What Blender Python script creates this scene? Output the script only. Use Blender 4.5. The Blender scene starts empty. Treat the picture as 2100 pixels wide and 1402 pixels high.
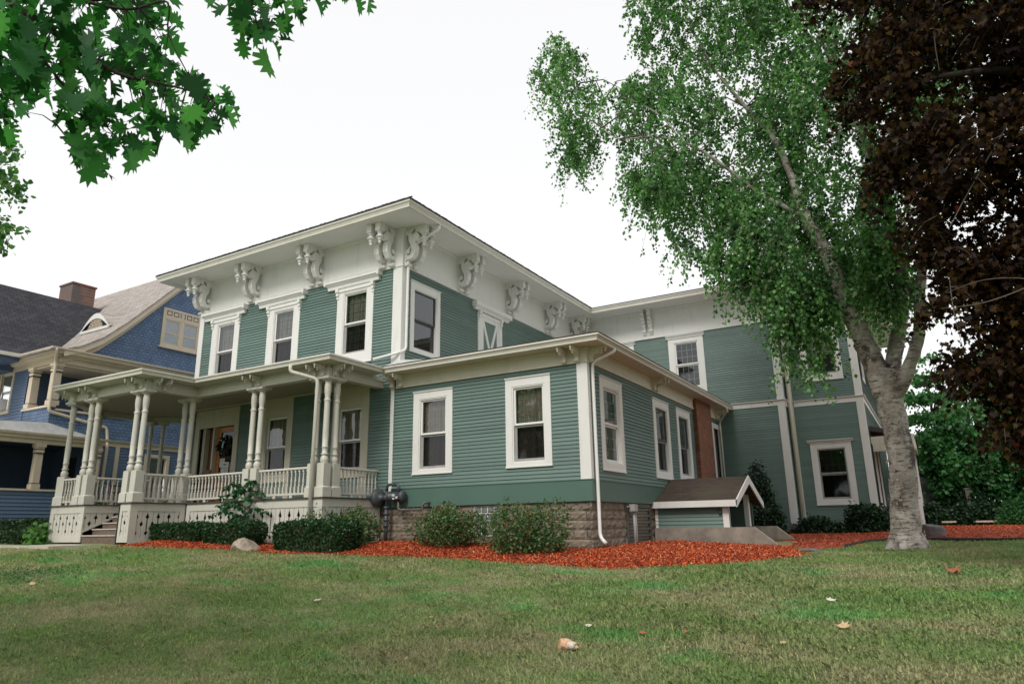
import bpy, math, random
import numpy as np
from mathutils import Vector, Matrix
random.seed(7); rng = np.random.default_rng(11)
R = math.radians
scene = bpy.context.scene
COL = scene.collection

# ---------------------------------------------------------------- camera, sky, sun, exposure
cam_d = bpy.data.cameras.new("camera"); cam = bpy.data.objects.new("camera", cam_d); COL.objects.link(cam)
FPX, PITCH, ROLL, YAW = 1424.09, 0.258217632, -0.0162002164, -0.531093928      # focal length in photo pixels, angles
cy, sy, cp, sp = math.cos(YAW), math.sin(YAW), math.cos(PITCH), math.sin(PITCH)
fwd = Vector((sy*cp, cy*cp, sp)); rt = Vector((cy, -sy, 0)); up = rt.cross(fwd)
cr, sr = math.cos(ROLL), math.sin(ROLL)
rt, up = cr*rt + sr*up, -sr*rt + cr*up
cam.matrix_world = Matrix(((rt.x, up.x, -fwd.x, 0), (rt.y, up.y, -fwd.y, 0), (rt.z, up.z, -fwd.z, 0), (0, 0, 0, 1)))
cam_d.sensor_fit = 'HORIZONTAL'; cam_d.sensor_width = 36; cam_d.lens = FPX*36/2100
cam_d.clip_start = .05; cam_d.clip_end = 3000
scene.camera = cam

SUN_EL, SUN_AZ = R(43), R(173)        # azimuth clockwise from +Y: soft light from behind the camera
world = bpy.data.worlds.new("World"); scene.world = world; world.use_nodes = True
wn, wl = world.node_tree.nodes, world.node_tree.links
bg = wn["Background"]; bg.inputs['Strength'].default_value = 0.15
skyt = wn.new('ShaderNodeTexSky'); skyt.sky_type = 'NISHITA'; skyt.sun_disc = False
skyt.sun_elevation = SUN_EL; skyt.sun_rotation = SUN_AZ; skyt.air_density = 1.0; skyt.dust_density = 1.0; skyt.ozone_density = .5
hsv = wn.new('ShaderNodeHueSaturation'); hsv.inputs['Saturation'].default_value = .10; hsv.inputs['Value'].default_value = 1.0
cloud = wn.new('ShaderNodeMix'); cloud.data_type = 'RGBA'; cloud.inputs[0].default_value = .8; cloud.inputs[7].default_value = (5.3, 5.3, 5.35, 1)   # a bright, even cloud sheet
wl.new(skyt.outputs[0], hsv.inputs['Color']); wl.new(hsv.outputs[0], cloud.inputs[6]); wl.new(cloud.outputs[2], bg.inputs['Color'])
sun_d = bpy.data.lights.new("sun", 'SUN'); sun = bpy.data.objects.new("sun", sun_d); COL.objects.link(sun)
sun_d.energy = 1.7; sun_d.angle = R(20); sun_d.color = (1, .96, .9)
sd = Vector((math.sin(SUN_AZ)*math.cos(SUN_EL), math.cos(SUN_AZ)*math.cos(SUN_EL), math.sin(SUN_EL)))
sun.rotation_euler = sd.to_track_quat('Z', 'Y').to_euler(); sun.location = sd*60
scene.view_settings.view_transform = 'Standard'; scene.view_settings.look = 'None'
scene.view_settings.exposure = 0.45; scene.view_settings.gamma = 1
scene.cycles.max_bounces = 8; scene.cycles.transparent_max_bounces = 12

def ray(x, y):
    """direction of a photo pixel (2100 x 1402), used for taking measurements off the photograph"""
    return ((x-1050)/FPX)*rt - ((y-701)/FPX)*up + fwd
def atY(Y, x, y):
    d = ray(x, y); return d*(Y/d.y)
def atR(r, x, y):
    return ray(x, y).normalized()*r

# ---------------------------------------------------------------- materials
def mat(name): 
    m = bpy.data.materials.new(name); m.use_nodes = True
    return m, m.node_tree.nodes, m.node_tree.links, m.node_tree.nodes['Principled BSDF']
def pos(n): return n.new('ShaderNodeNewGeometry').outputs['Position']
def noise(n, l, vec, scale, detail=4, rough=.55, vscale=None):
    if vscale:
        mp = n.new('ShaderNodeMapping'); mp.inputs['Scale'].default_value = vscale; l.new(vec, mp.inputs['Vector']); vec = mp.outputs[0]
    t = n.new('ShaderNodeTexNoise'); t.inputs['Scale'].default_value = scale; t.inputs['Detail'].default_value = detail; t.inputs['Roughness'].default_value = rough
    l.new(vec, t.inputs['Vector']); return t.outputs['Fac']
def ramp(n, l, fac, stops):
    r = n.new('ShaderNodeValToRGB'); e = r.color_ramp.elements
    while len(e) < len(stops): e.new(.5)
    for k, (p, c) in enumerate(stops):
        e[k].position = p; e[k].color = (*c, 1) if len(c) == 3 else c
    l.new(fac, r.inputs[0]); return r.outputs[0]
def mix(n, l, fac, a, b, mode='MIX'):
    x = n.new('ShaderNodeMix'); x.data_type = 'RGBA'; x.blend_type = mode
    for s, v in ((x.inputs[0], fac), (x.inputs[6], a), (x.inputs[7], b)):
        if isinstance(v, (int, float)): s.default_value = v
        elif isinstance(v, tuple): s.default_value = (*v, 1)
        else: l.new(v, s)
    return x.outputs[2]
def bump(n, l, h, p, strength=.3, dist=.02):
    b = n.new('ShaderNodeBump'); b.inputs['Strength'].default_value = strength; b.inputs['Distance'].default_value = dist
    l.new(h, b.inputs['Height']); l.new(b.outputs[0], p.inputs['Normal'])
def sc(c, k): return tuple(min(1, v*k) for v in c)

def paint(name, c, rough=.55, var=.12, dirt=.25, dirtc=(.10, .09, .06), bmp=.15, boards=False):
    """weathered house paint: slow tone drift, vertical dirt streaks, fine surface texture"""
    m, n, l, p = mat(name); P = pos(n)
    a = mix(n, l, noise(n, l, P, 1.3, 5), sc(c, 1-var), sc(c, 1+var))
    if boards:
        isl = n.new('ShaderNodeNewGeometry').outputs['Random Per Island']
        a = mix(n, l, .9, a, ramp(n, l, isl, [(0, (.84, .85, .85)), (.5, (1, 1, 1)), (1, (1.14, 1.12, 1.12))]), 'MULTIPLY')
        a = mix(n, l, ramp(n, l, noise(n, l, P, .55, 4, .6), [(.45, (0, 0, 0)), (.75, (.35, .35, .35))]), a, sc(c, 1.35))
    st = noise(n, l, P, 5, 5, .65, (1, 1, .16))
    f = ramp(n, l, st, [(.55, (0, 0, 0)), (.78, (dirt, dirt, dirt))])
    l.new(mix(n, l, f, a, dirtc), p.inputs['Base Color']); p.inputs['Roughness'].default_value = rough
    bump(n, l, noise(n, l, P, 60, 3), p, bmp, .004); return m
def plain(name, c, rough=.6, var=.2, scale=8, bmp=.2, metal=0, bdist=.01):
    m, n, l, p = mat(name); P = pos(n); f = noise(n, l, P, scale, 6, .6)
    l.new(ramp(n, l, f, [(.3, sc(c, 1-var)), (.7, sc(c, 1+var))]), p.inputs['Base Color'])
    p.inputs['Roughness'].default_value = rough; p.inputs['Metallic'].default_value = metal
    if bmp: bump(n, l, noise(n, l, P, scale*4, 5, .65), p, bmp, bdist)
    return m
def swz(n, l, a, b, kb=1.0):
    s = n.new('ShaderNodeSeparateXYZ'); l.new(pos(n), s.inputs[0]); c = n.new('ShaderNodeCombineXYZ')
    l.new(s.outputs[a], c.inputs[0])
    mm = n.new('ShaderNodeMath'); mm.operation = 'MULTIPLY'; mm.inputs[1].default_value = kb; l.new(s.outputs[b], mm.inputs[0]); l.new(mm.outputs[0], c.inputs[1])
    return c.outputs[0]
def bricks(name, c1, c2, cm, a, b, w, h, mortar=.008, kb=1.0, rough=.85, bstr=.5, bd=.01, stain=None):
    m, n, l, p = mat(name); v = swz(n, l, a, b, kb)
    t = n.new('ShaderNodeTexBrick'); t.inputs['Scale'].default_value = 1; t.inputs['Brick Width'].default_value = w; t.inputs['Row Height'].default_value = h
    t.inputs['Mortar Size'].default_value = mortar; t.inputs['Mortar Smooth'].default_value = .2; t.inputs['Bias'].default_value = 0
    for k, c in (('Color1', c1), ('Color2', c2), ('Mortar', cm)): t.inputs[k].default_value = (*c, 1)
    l.new(v, t.inputs['Vector'])
    f = noise(n, l, pos(n), 3, 6, .65); col = mix(n, l, .55, t.outputs['Color'], ramp(n, l, f, [(.3, (.35, .35, .35)), (.7, (1, 1, 1))]), 'MULTIPLY')
    if stain: col = mix(n, l, ramp(n, l, noise(n, l, pos(n), 1.1, 5, .7), [(.42, (0, 0, 0)), (.6, (1, 1, 1))]), col, stain)
    l.new(col, p.inputs['Base Color']); p.inputs['Roughness'].default_value = rough
    inv = n.new('ShaderNodeMath'); inv.operation = 'SUBTRACT'; inv.inputs[0].default_value = 1; l.new(t.outputs['Fac'], inv.inputs[1])
    ad = n.new('ShaderNodeMath'); ad.operation = 'MULTIPLY_ADD'; ad.inputs[1].default_value = .35; l.new(noise(n, l, pos(n), 70, 4), ad.inputs[0]); l.new(inv.outputs[0], ad.inputs[2])
    bump(n, l, ad.outputs[0], p, bstr, bd); return m
def leafmat(name, stops, trans=.45, rough=.45, spec=.4, clump=0):
    """leaves: every leaf its own tone, light passes through the blade"""
    m, n, l, p = mat(name)
    g = n.new('ShaderNodeNewGeometry')
    c = ramp(n, l, g.outputs['Random Per Island'], stops)
    if clump: c = mix(n, l, .9, c, ramp(n, l, noise(n, l, pos(n), clump, 3, .6), [(.32, (.42, .45, .46)), (.5, (.9, .95, .9)), (.7, (1.45, 1.35, 1.25))]), 'MULTIPLY')  # lit and dark clumps of foliage put into the leaf colour by noise
    l.new(c, p.inputs['Base Color']); p.inputs['Roughness'].default_value = rough
    p.inputs['Specular IOR Level'].default_value = spec
    tr = n.new('ShaderNodeBsdfTranslucent'); l.new(mix(n, l, 1.0, c, (1.0, 1.25, .55), 'MULTIPLY'), tr.inputs['Color'])
    ms = n.new('ShaderNodeMixShader'); ms.inputs[0].default_value = trans
    l.new(p.outputs[0], ms.inputs[1]); l.new(tr.outputs[0], ms.inputs[2]); l.new(ms.outputs[0], n['Material Output'].inputs[0]); return m
def glassmat(name, tint, refl, rough=.015):
    m, n, l, p = mat(name); n.remove(p)
    t = n.new('ShaderNodeBsdfTransparent'); t.inputs[0].default_value = (*tint, 1)
    g = n.new('ShaderNodeBsdfGlossy'); g.inputs['Roughness'].default_value = rough; g.inputs['Color'].default_value = (.95, .97, 1, 1)
    b = n.new('ShaderNodeBump'); b.inputs['Strength'].default_value = .05; b.inputs['Distance'].default_value = .02
    l.new(noise(n, l, pos(n), 2.2, 2), b.inputs['Height']); l.new(b.outputs[0], g.inputs['Normal'])
    fr = n.new('ShaderNodeFresnel'); fr.inputs['IOR'].default_value = 1.5
    k = n.new('ShaderNodeMath'); k.operation = 'MULTIPLY_ADD'; k.inputs[1].default_value = refl; k.inputs[2].default_value = .01; k.use_clamp = True
    l.new(fr.outputs[0], k.inputs[0]); ms = n.new('ShaderNodeMixShader'); l.new(k.outputs[0], ms.inputs[0])
    l.new(t.outputs[0], ms.inputs[1]); l.new(g.outputs[0], ms.inputs[2]); l.new(ms.outputs[0], n['Material Output'].inputs[0]); return m

GREEN = (.105, .166, .145)
M = {}
M['siding'] = paint('green_siding', GREEN, .5, .10, .30, (.07, .10, .075), boards=True)
M['skirt'] = paint('green_trim', (.068, .132, .104), .5, .1, .2, (.06, .08, .06))
M['white'] = paint('white_trim', (.69, .68, .655), .5, .07, .2, (.22, .19, .14))
M['cream'] = paint('cream_trim', (.60, .565, .47), .55, .08, .36, (.22, .19, .11))
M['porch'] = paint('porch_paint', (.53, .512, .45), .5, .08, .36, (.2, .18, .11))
M['ceiling'] = paint('porch_ceiling_tone', (.33, .305, .225), .55, .08, .3, (.16, .14, .09))  # darker olive-tan than the porch trim
M['surround'] = paint('door_surround_tone', (.44, .41, .32), .55, .08, .3, (.2, .17, .11))  # darker tone than the other window and porch trim
M['tan'] = paint('tan_trim', (.60, .51, .395), .55, .08, .25, (.16, .12, .08))
M['vinyl'] = plain('white_vinyl', (.74, .73, .71), .35, .04, 4, .05)
M['gutter'] = plain('gutter_enamel', (.63, .605, .545), .38, .06, 3, .08)
M['darksash'] = plain('dark_bronze_sash', (.06, .058, .055), .4, .2, 6, .05)
M['greysash'] = plain('grey_screen_frame', (.30, .29, .28), .5, .12, 6, .05)
M['glass'] = glassmat('window_glass', (.86, .88, .87), 1.8)
M['screen'] = glassmat('insect_screen_glass', (.30, .30, .31), .8, .04)
M['muntin'] = plain('brass_muntin', (.42, .20, .085), .5, .15, 9, .05)
M['muntin_white'] = plain('white_muntin', (.6, .6, .6), .5, .1, 9, .05)
M['muntin_dark'] = plain('dark_muntin', (.05, .045, .04), .5, .1, 9, .05)
M['curtain'] = plain('curtain_cloth', (.40, .395, .32), .9, .12, 5, .2)
M['curtain_pale'] = plain('pale_curtain_cloth', (.62, .61, .58), .9, .1, 5, .2)
M['blind'] = plain('window_blind', (.74, .77, .82), .7, .1, 5, .1)
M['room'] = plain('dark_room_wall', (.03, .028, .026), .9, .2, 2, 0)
M['roof'] = plain('dark_roof_shingle', (.055, .053, .052), .9, .35, 22, .6)
M['metalroof'] = plain('pale_metal_roof', (.52, .52, .51), .35, .15, 4, .1)
M['deck'] = plain('deck_board', (.06, .045, .035), .7, .3, 12, .3)
M['step'] = plain('worn_step_board', (.13, .095, .07), .7, .35, 14, .4)
M['nosing'] = plain('pale_step_edge', (.42, .37, .32), .7, .2, 14, .3)
M['doorwood'] = plain('varnished_door_wood', (.42, .155, .04), .4, .25, 7, .15)
M['doordark'] = plain('dark_door_wood', (.14, .05, .02), .45, .25, 7, .15)
M['stone'] = plain('rockface_block', (.20, .168, .128), .9, .38, 5, .9, 0, .03)
M['mortar'] = plain('pale_mortar', (.33, .28, .22), .95, .2, 20, .5)
M['concrete'] = plain('old_concrete', (.235, .205, .17), .9, .32, 3, .5)
M['darkconcrete'] = plain('dark_concrete', (.10, .092, .082), .9, .3, 4, .5)  # darker tone of the concrete, for the cellar stair
M['path'] = plain('path_concrete', (.44, .39, .33), .9, .16, 5, .4)
M['bulkroof'] = bricks('brown_roof_shingle', (.085, .055, .038), (.05, .036, .027), (.018, .015, .012), 0, 2, .25, .075, .006, 1.6, .95, .7, .015, (.06, .048, .03))
M['brick'] = bricks('red_brick', (.27, .078, .036), (.18, .052, .027), (.30, .22, .16), 1, 2, .215, .075, .009, 1, .9, .6, .01)
M['iron'] = plain('grey_meter_paint', (.055, .062, .07), .45, .3, 9, .3)
M['pipe'] = plain('painted_pipe', (.11, .10, .085), .55, .4, 12, .4)
M['screenplate'] = plain('meter_plate', (.5, .5, .52), .5, .1, 9, 0)
M['conduit'] = plain('grey_conduit', (.34, .34, .32), .5, .12, 9, .1)
M['louver'] = plain('dark_louver', (.085, .09, .08), .6, .25, 8, .2)
M['blockglass'] = plain('glass_block', (.16, .175, .17), .12, .5, 5, .6, 0, .03)
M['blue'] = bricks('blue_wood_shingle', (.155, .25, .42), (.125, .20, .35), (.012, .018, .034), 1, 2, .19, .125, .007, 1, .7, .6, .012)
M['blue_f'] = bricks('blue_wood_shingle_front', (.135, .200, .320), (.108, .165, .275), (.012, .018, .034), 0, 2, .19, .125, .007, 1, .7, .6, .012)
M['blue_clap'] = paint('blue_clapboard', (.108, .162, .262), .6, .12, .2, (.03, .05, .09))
M['bluedark'] = paint('shaded_blue_clapboard', (.065, .10, .17), .6, .12, .2, (.02, .03, .06))  # same clapboard with the shade of recesses and overhangs put into its blue
M['greyroof'] = bricks('grey_roof_shingle', (.46, .41, .375), (.36, .32, .295), (.16, .14, .13), 0, 2, .30, .155, .008, 1.35, .95, .7, .015)
M['shaderoof'] = bricks('shaded_roof_shingle', (.062, .062, .072), (.034, .036, .046), (.012, .012, .016), 1, 2, .30, .155, .012, 1.35, .95, .8, .02)  # shingle of the less-lit cross gable, its shade put into the colour
M['flashing'] = plain('lead_flashing', (.11, .13, .16), .5, .15, 3, .1)
M['chimney'] = bricks('sooty_brick', (.34, .10, .05), (.25, .08, .045), (.2, .17, .15), 0, 2, .215, .075, .009, 1, .9, .6, .01, (.12, .10, .10))
M['acwhite'] = plain('white_appliance', (.7, .7, .68), .5, .08, 4, .05)
M['black'] = plain('black_paint', (.012, .012, .013), .5, .2, 8, .1)
M['wood_dark'] = plain('dark_stained_wood', (.10, .022, .016), .5, .3, 9, .2)
M['paper'] = plain('white_paper', (.62, .62, .60), .9, .05, 3, 0)
M['ink'] = plain('black_ink', (.02, .02, .02), .8, .1, 3, 0)
M['rock'] = plain('tan_rock', (.34, .28, .22), .9, .4, 4, .9, 0, .05)
M['boulder'] = plain('grey_boulder', (.14, .13, .125), .9, .4, 3, .9, 0, .05)
M['edging'] = plain('black_edging', (.015, .014, .013), .6, .2, 6, .1)
M['bark_dark'] = plain('dark_bark', (.052, .042, .034), .95, .45, 14, .9, 0, .03)
M['twig'] = plain('grey_twig', (.10, .085, .07), .9, .3, 12, .4)
M['stem'] = plain('shrub_stem', (.085, .06, .04), .9, .3, 12, .4)
M['wreath'] = leafmat('wreath_leaf', [(0, (.012, .02, .012)), (1, (.03, .045, .025))], .1)
M['ribbon'] = plain('pale_ribbon', (.35, .47, .52), .6, .1, 5, .1)
M['oakleaf'] = leafmat('oak_leaf', [(0, (.013, .065, .02)), (.4, (.036, .17, .05)), (.8, (.10, .33, .11)), (1, (.18, .45, .18))], .66, .45, .25)
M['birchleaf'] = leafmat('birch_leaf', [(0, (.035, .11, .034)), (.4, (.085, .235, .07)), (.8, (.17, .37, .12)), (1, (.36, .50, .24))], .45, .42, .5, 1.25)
M['mapleleaf'] = leafmat('purple_maple_leaf', [(0, (.008, .0035, .003)), (.5, (.022, .010, .005)), (.8, (.05, .025, .008)), (.985, (.08, .05, .013)), (.993, (.09, .04, .013)), (1, (.20, .028, .014))], .42, .5, .12)
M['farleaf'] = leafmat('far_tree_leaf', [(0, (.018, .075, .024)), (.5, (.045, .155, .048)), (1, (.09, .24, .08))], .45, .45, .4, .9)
M['paleleaf'] = leafmat('pale_tree_leaf', [(0, (.035, .11, .035)), (.5, (.07, .17, .06)), (1, (.12, .25, .10))], .45)
M['darkleaf'] = leafmat('dark_tree_leaf', [(0, (.006, .02, .008)), (.5, (.012, .042, .014)), (1, (.03, .08, .03))], .3)
M['boxleaf'] = leafmat('boxwood_leaf', [(0, (.008, .03, .009)), (.5, (.018, .06, .018)), (1, (.04, .11, .034))], .25)
M['yewleaf'] = leafmat('yew_needle', [(0, (.006, .018, .008)), (.5, (.01, .032, .012)), (1, (.02, .06, .022))], .15)
M['shrubleaf'] = leafmat('mixed_shrub_leaf', [(0, (.03, .08, .025)), (.45, (.065, .15, .045)), (.72, (.12, .22, .08)), (.86, (.20, .17, .09)), (1, (.24, .10, .06))], .35)
M['sumacleaf'] = leafmat('sumac_leaf', [(0, (.015, .07, .03)), (.6, (.03, .12, .05)), (1, (.06, .18, .07))], .35)
M['limeleaf'] = leafmat('lime_plant_leaf', [(0, (.05, .15, .03)), (1, (.14, .30, .07))], .4)

def birch_bark():
    m, n, l, p = mat('birch_bark'); P = pos(n)
    base = ramp(n, l, noise(n, l, P, 2.2, 6, .65), [(.3, (.19, .155, .13)), (.5, (.41, .365, .325)), (.72, (.62, .58, .53))])
    ring = noise(n, l, P, 7, 8, .78, (.7, .7, 3.0))
    c = mix(n, l, ramp(n, l, ring, [(.52, (0, 0, 0)), (.60, (1, 1, 1))]), base, (.055, .042, .035))
    scar = noise(n, l, P, 2.4, 5, .6, (1, 1, .8))
    c = mix(n, l, ramp(n, l, scar, [(.54, (0, 0, 0)), (.64, (.92, .92, .92))]), c, (.065, .05, .042))
    l.new(c, p.inputs['Base Color']); p.inputs['Roughness'].default_value = .8
    bump(n, l, ring, p, .9, .03); return m
M['birchbark'] = birch_bark(); M['birchcurl'] = plain('curled_birch_bark', (.40, .34, .29), .85, .35, 12, .3)

def lawn_colour(n, l, P):
    big = noise(n, l, P, .42, 8, .72, (1, 1.4, .2)); fine = noise(n, l, P, 1.6, 5, .65)
    g = ramp(n, l, fine, [(.3, (.19, .275, .10)), (.7, (.255, .36, .13))])
    dry = ramp(n, l, fine, [(.3, (.33, .315, .18)), (.7, (.45, .425, .265))])
    lush = ramp(n, l, fine, [(.3, (.105, .33, .10)), (.7, (.15, .45, .135))])
    a = mix(n, l, ramp(n, l, big, [(.43, (0, 0, 0)), (.60, (.95, .95, .95))]), g, dry)
    big2 = noise(n, l, P, .5, 7, .7, (.8, 1.6, .2))
    return mix(n, l, ramp(n, l, big2, [(.53, (0, 0, 0)), (.68, (.95, .95, .95))]), a, lush)
def lawnmat():
    m, n, l, p = mat('lawn_turf'); P = pos(n); c = lawn_colour(n, l, P)
    c = mix(n, l, .75, c, ramp(n, l, noise(n, l, P, 55, 4, .7), [(.3, (.40, .40, .34)), (.65, (.8, .82, .75))]), 'MULTIPLY')
    l.new(c, p.inputs['Base Color']); p.inputs['Roughness'].default_value = .95
    bump(n, l, noise(n, l, P, 60, 5, .7), p, .9, .04); return m
def grassmat():
    m, n, l, p = mat('grass_blade'); P = pos(n); c = lawn_colour(n, l, P)
    g = n.new('ShaderNodeNewGeometry')
    c = mix(n, l, 1.0, c, ramp(n, l, g.outputs['Random Per Island'], [(0, (.95, .97, .9)), (.6, (1.2, 1.2, 1.2)), (.9, (1.4, 1.36, 1.25)), (1, (1.85, 1.7, 1.45))]), 'MULTIPLY')
    l.new(c, p.inputs['Base Color']); p.inputs['Roughness'].default_value = .7; p.inputs['Specular IOR Level'].default_value = .2
    tr = n.new('ShaderNodeBsdfTranslucent'); l.new(c, tr.inputs['Color']); ms = n.new('ShaderNodeMixShader'); ms.inputs[0].default_value = .45
    l.new(p.outputs[0], ms.inputs[1]); l.new(tr.outputs[0], ms.inputs[2]); l.new(ms.outputs[0], n['Material Output'].inputs[0]); return m
M['lawn'] = lawnmat(); M['grass'] = grassmat()
def mulchmat(name, chip):
    m, n, l, p = mat(name); P = pos(n)
    if chip:
        g = n.new('ShaderNodeNewGeometry'); f = g.outputs['Random Per Island']
        c = ramp(n, l, f, [(0, (.06, .013, .006)), (.2, (.25, .038, .009)), (.55, (.50, .078, .016)), (.86, (.64, .14, .036)), (.97, (.60, .24, .12)), (1, (.6, .42, .28))])
    else:
        c = ramp(n, l, noise(n, l, P, 26, 6, .75), [(.3, (.09, .014, .005)), (.5, (.34, .048, .015)), (.7, (.52, .09, .03))])
    l.new(c, p.inputs['Base Color']); p.inputs['Roughness'].default_value = .9
    if not chip: bump(n, l, noise(n, l, P, 30, 5, .7), p, 1, .05)
    return m
M['mulch'] = mulchmat('red_mulch', False); M['chip'] = mulchmat('red_mulch_chip', True)

# ---------------------------------------------------------------- mesh helpers
ORIGIN = {}
def link(o, parent=None):
    COL.objects.link(o)
    if parent is not None: o.parent = parent
    return o
def tag(o, label=None, cat=None, group=None, kind=None):
    if label: o['label'] = label
    if cat: o['category'] = cat
    if group: o['group'] = group
    if kind: o['kind'] = kind
    return o
def thing(name, label, cat, loc=(0, 0, 0), group=None):
    o = bpy.data.objects.new(name, None); o.location = loc; o.empty_display_size = .3; link(o); tag(o, label, cat, group)
    ORIGIN[o.name] = Vector(loc); return o
def origin_of(p):
    return ORIGIN.get(p.name, Vector((0, 0, 0))) if p is not None else Vector((0, 0, 0))

def front(Y):  return lambda u, w, z: (u, Y-w, z)          # a wall that faces the street (-Y); w points out of it
def side(X):   return lambda u, w, z: (X+w, u, z)          # a wall that faces +X
def rside(X):  return lambda u, w, z: (X-w, u, z)
IDENT = lambda u, w, z: (u, w, z)

class MB:
    def __init__(s): s.v = []; s.f = []
    def add(s, vs, fs):
        b = len(s.v); s.v += [tuple(q) for q in vs]; s.f += [tuple(b+i for i in q) for q in fs]; return s
    def box(s, x0, x1, y0, y1, z0, z1, F=IDENT):
        vs = [F(x, y, z) for x in (x0, x1) for y in (y0, y1) for z in (z0, z1)]
        return s.add(vs, [(0, 1, 3, 2), (4, 6, 7, 5), (0, 4, 5, 1), (2, 3, 7, 6), (0, 2, 6, 4), (1, 5, 7, 3)])
    def quad(s, a, b, c, d): return s.add([a, b, c, d], [(0, 1, 2, 3)])
    def prism(s, poly, t0, t1, F):
        """poly in (p, q); F(p, q, t)"""
        n = len(poly); vs = [F(p, q, t0) for p, q in poly]+[F(p, q, t1) for p, q in poly]
        return s.add(vs, [tuple(range(n)), tuple(range(2*n-1, n-1, -1))]+[(i, (i+1) % n, n+(i+1) % n, n+i) for i in range(n)])
    def lathe(s, prof, c=(0, 0, 0), n=14, axis='z'):
        vs = []
        for r, z in prof:
            for k in range(n):
                a = 2*math.pi*k/n; x, y = r*math.cos(a), r*math.sin(a)
                vs.append({'z': (c[0]+x, c[1]+y, c[2]+z), 'x': (c[0]+z, c[1]+x, c[2]+y), 'y': (c[0]+x, c[1]+z, c[2]+y)}[axis])
        fs = [(i*n+k, i*n+(k+1) % n, (i+1)*n+(k+1) % n, (i+1)*n+k) for i in range(len(prof)-1) for k in range(n)]
        fs += [tuple(range(n-1, -1, -1)), tuple((len(prof)-1)*n+k for k in range(n))]
        return s.add(vs, fs)
    def tube(s, pts, rad, n=8, cap=True):
        pts = [Vector(p) for p in pts]; rad = [rad]*len(pts) if isinstance(rad, (int, float)) else rad
        t0 = (pts[1]-pts[0]).normalized(); u = t0.orthogonal().normalized(); vs = []
        for i, p in enumerate(pts):
            t = ((pts[min(i+1, len(pts)-1)]-p).normalized()+(p-pts[max(i-1, 0)]).normalized()); t = t.normalized() if t.length > 1e-6 else t0
            u = (u-t*u.dot(t)).normalized(); w = t.cross(u)
            for k in range(n):
                a = 2*math.pi*k/n; vs.append(p+(u*math.cos(a)+w*math.sin(a))*rad[i])
        fs = [(i*n+k, i*n+(k+1) % n, (i+1)*n+(k+1) % n, (i+1)*n+k) for i in range(len(pts)-1) for k in range(n)]
        if cap: fs += [tuple(range(n-1, -1, -1)), tuple((len(pts)-1)*n+k for k in range(n))]
        return s.add(vs, fs)
    def sweep(s, path, prof, closed=False):
        """profile (out, z) carried along a plan path with mitred corners; out is to the left of the way the path runs"""
        P = [Vector(p) for p in path]; n = len(P); offs = []
        def nrm(a, b): d = (b-a).normalized(); return Vector((-d.y, d.x))
        for i in range(n):
            a = nrm(P[i-1], P[i]) if (i > 0 or closed) else None; b = nrm(P[i], P[(i+1) % n]) if (i < n-1 or closed) else None
            if a is None: m = b
            elif b is None: m = a
            else: m = (a+b); m = m/max(.2, m.dot(a))
            offs.append(m)
        k = len(prof); vs = [(P[i].x+offs[i].x*o, P[i].y+offs[i].y*o, z) for i in range(n) for o, z in prof]; fs = []
        for i in range(n if closed else n-1):
            j = (i+1) % n
            fs += [(i*k+q, i*k+(q+1) % k, j*k+(q+1) % k, j*k+q) for q in range(k)]
        if not closed: fs += [tuple(range(k)), tuple((n-1)*k+q for q in range(k-1, -1, -1))]
        return s.add(vs, fs)
    def build(s, name, m, parent=None, smooth=False, loc=None, bevel=0):
        o0 = Vector(loc) if loc is not None else origin_of(parent)
        me = bpy.data.meshes.new(name); me.from_pydata([(a-o0.x, b-o0.y, c-o0.z) for a, b, c in s.v], [], s.f); me.update()
        mm = m if not isinstance(m, str) else M[m]; me.materials.append(mm)
        if smooth: me.polygons.foreach_set('use_smooth', [True]*len(me.polygons))
        o = link(bpy.data.objects.new(name, me), parent)
        if loc is not None:
            o.location = loc if parent is None else Vector(loc)-origin_of(parent)
        ORIGIN[o.name] = o0
        if bevel:
            b = o.modifiers.new('edge', 'BEVEL'); b.width = bevel; b.segments = 2; b.limit_method = 'ANGLE'; b.angle_limit = R(40)
        return o
def copy_part(o, parent, delta=(0, 0, 0), rotz=None):
    """copy of a part and its children, moved by delta"""
    c = o.copy(); link(c, parent); c.location = Vector(o.location)+Vector(delta)
    if rotz is not None: c.rotation_euler = (0, 0, rotz)
    ORIGIN[c.name] = ORIGIN.get(o.name, Vector((0, 0, 0)))
    for ch in list(o.children): 
        k = ch.copy(); link(k, c)
    return c
def big_mesh(name, V, Fc, m, parent=None, smooth=False):
    """numpy mesh: V (n,3); Fc (f,k) faces of k corners each"""
    o0 = origin_of(parent); me = bpy.data.meshes.new(name); nf, k = Fc.shape
    me.vertices.add(len(V)); me.vertices.foreach_set('co', (V-np.array(o0)).astype(np.float32).ravel())
    me.loops.add(nf*k); me.loops.foreach_set('vertex_index', Fc.astype(np.int32).ravel())
    me.polygons.add(nf); me.polygons.foreach_set('loop_start', np.arange(0, nf*k, k, dtype=np.int32))
    me.update(calc_edges=True); me.validate(); me.materials.append(M[m] if isinstance(m, str) else m)
    if smooth: me.polygons.foreach_set('use_smooth', [True]*nf)
    o = link(bpy.data.objects.new(name, me), parent); ORIGIN[o.name] = o0; return o

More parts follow.
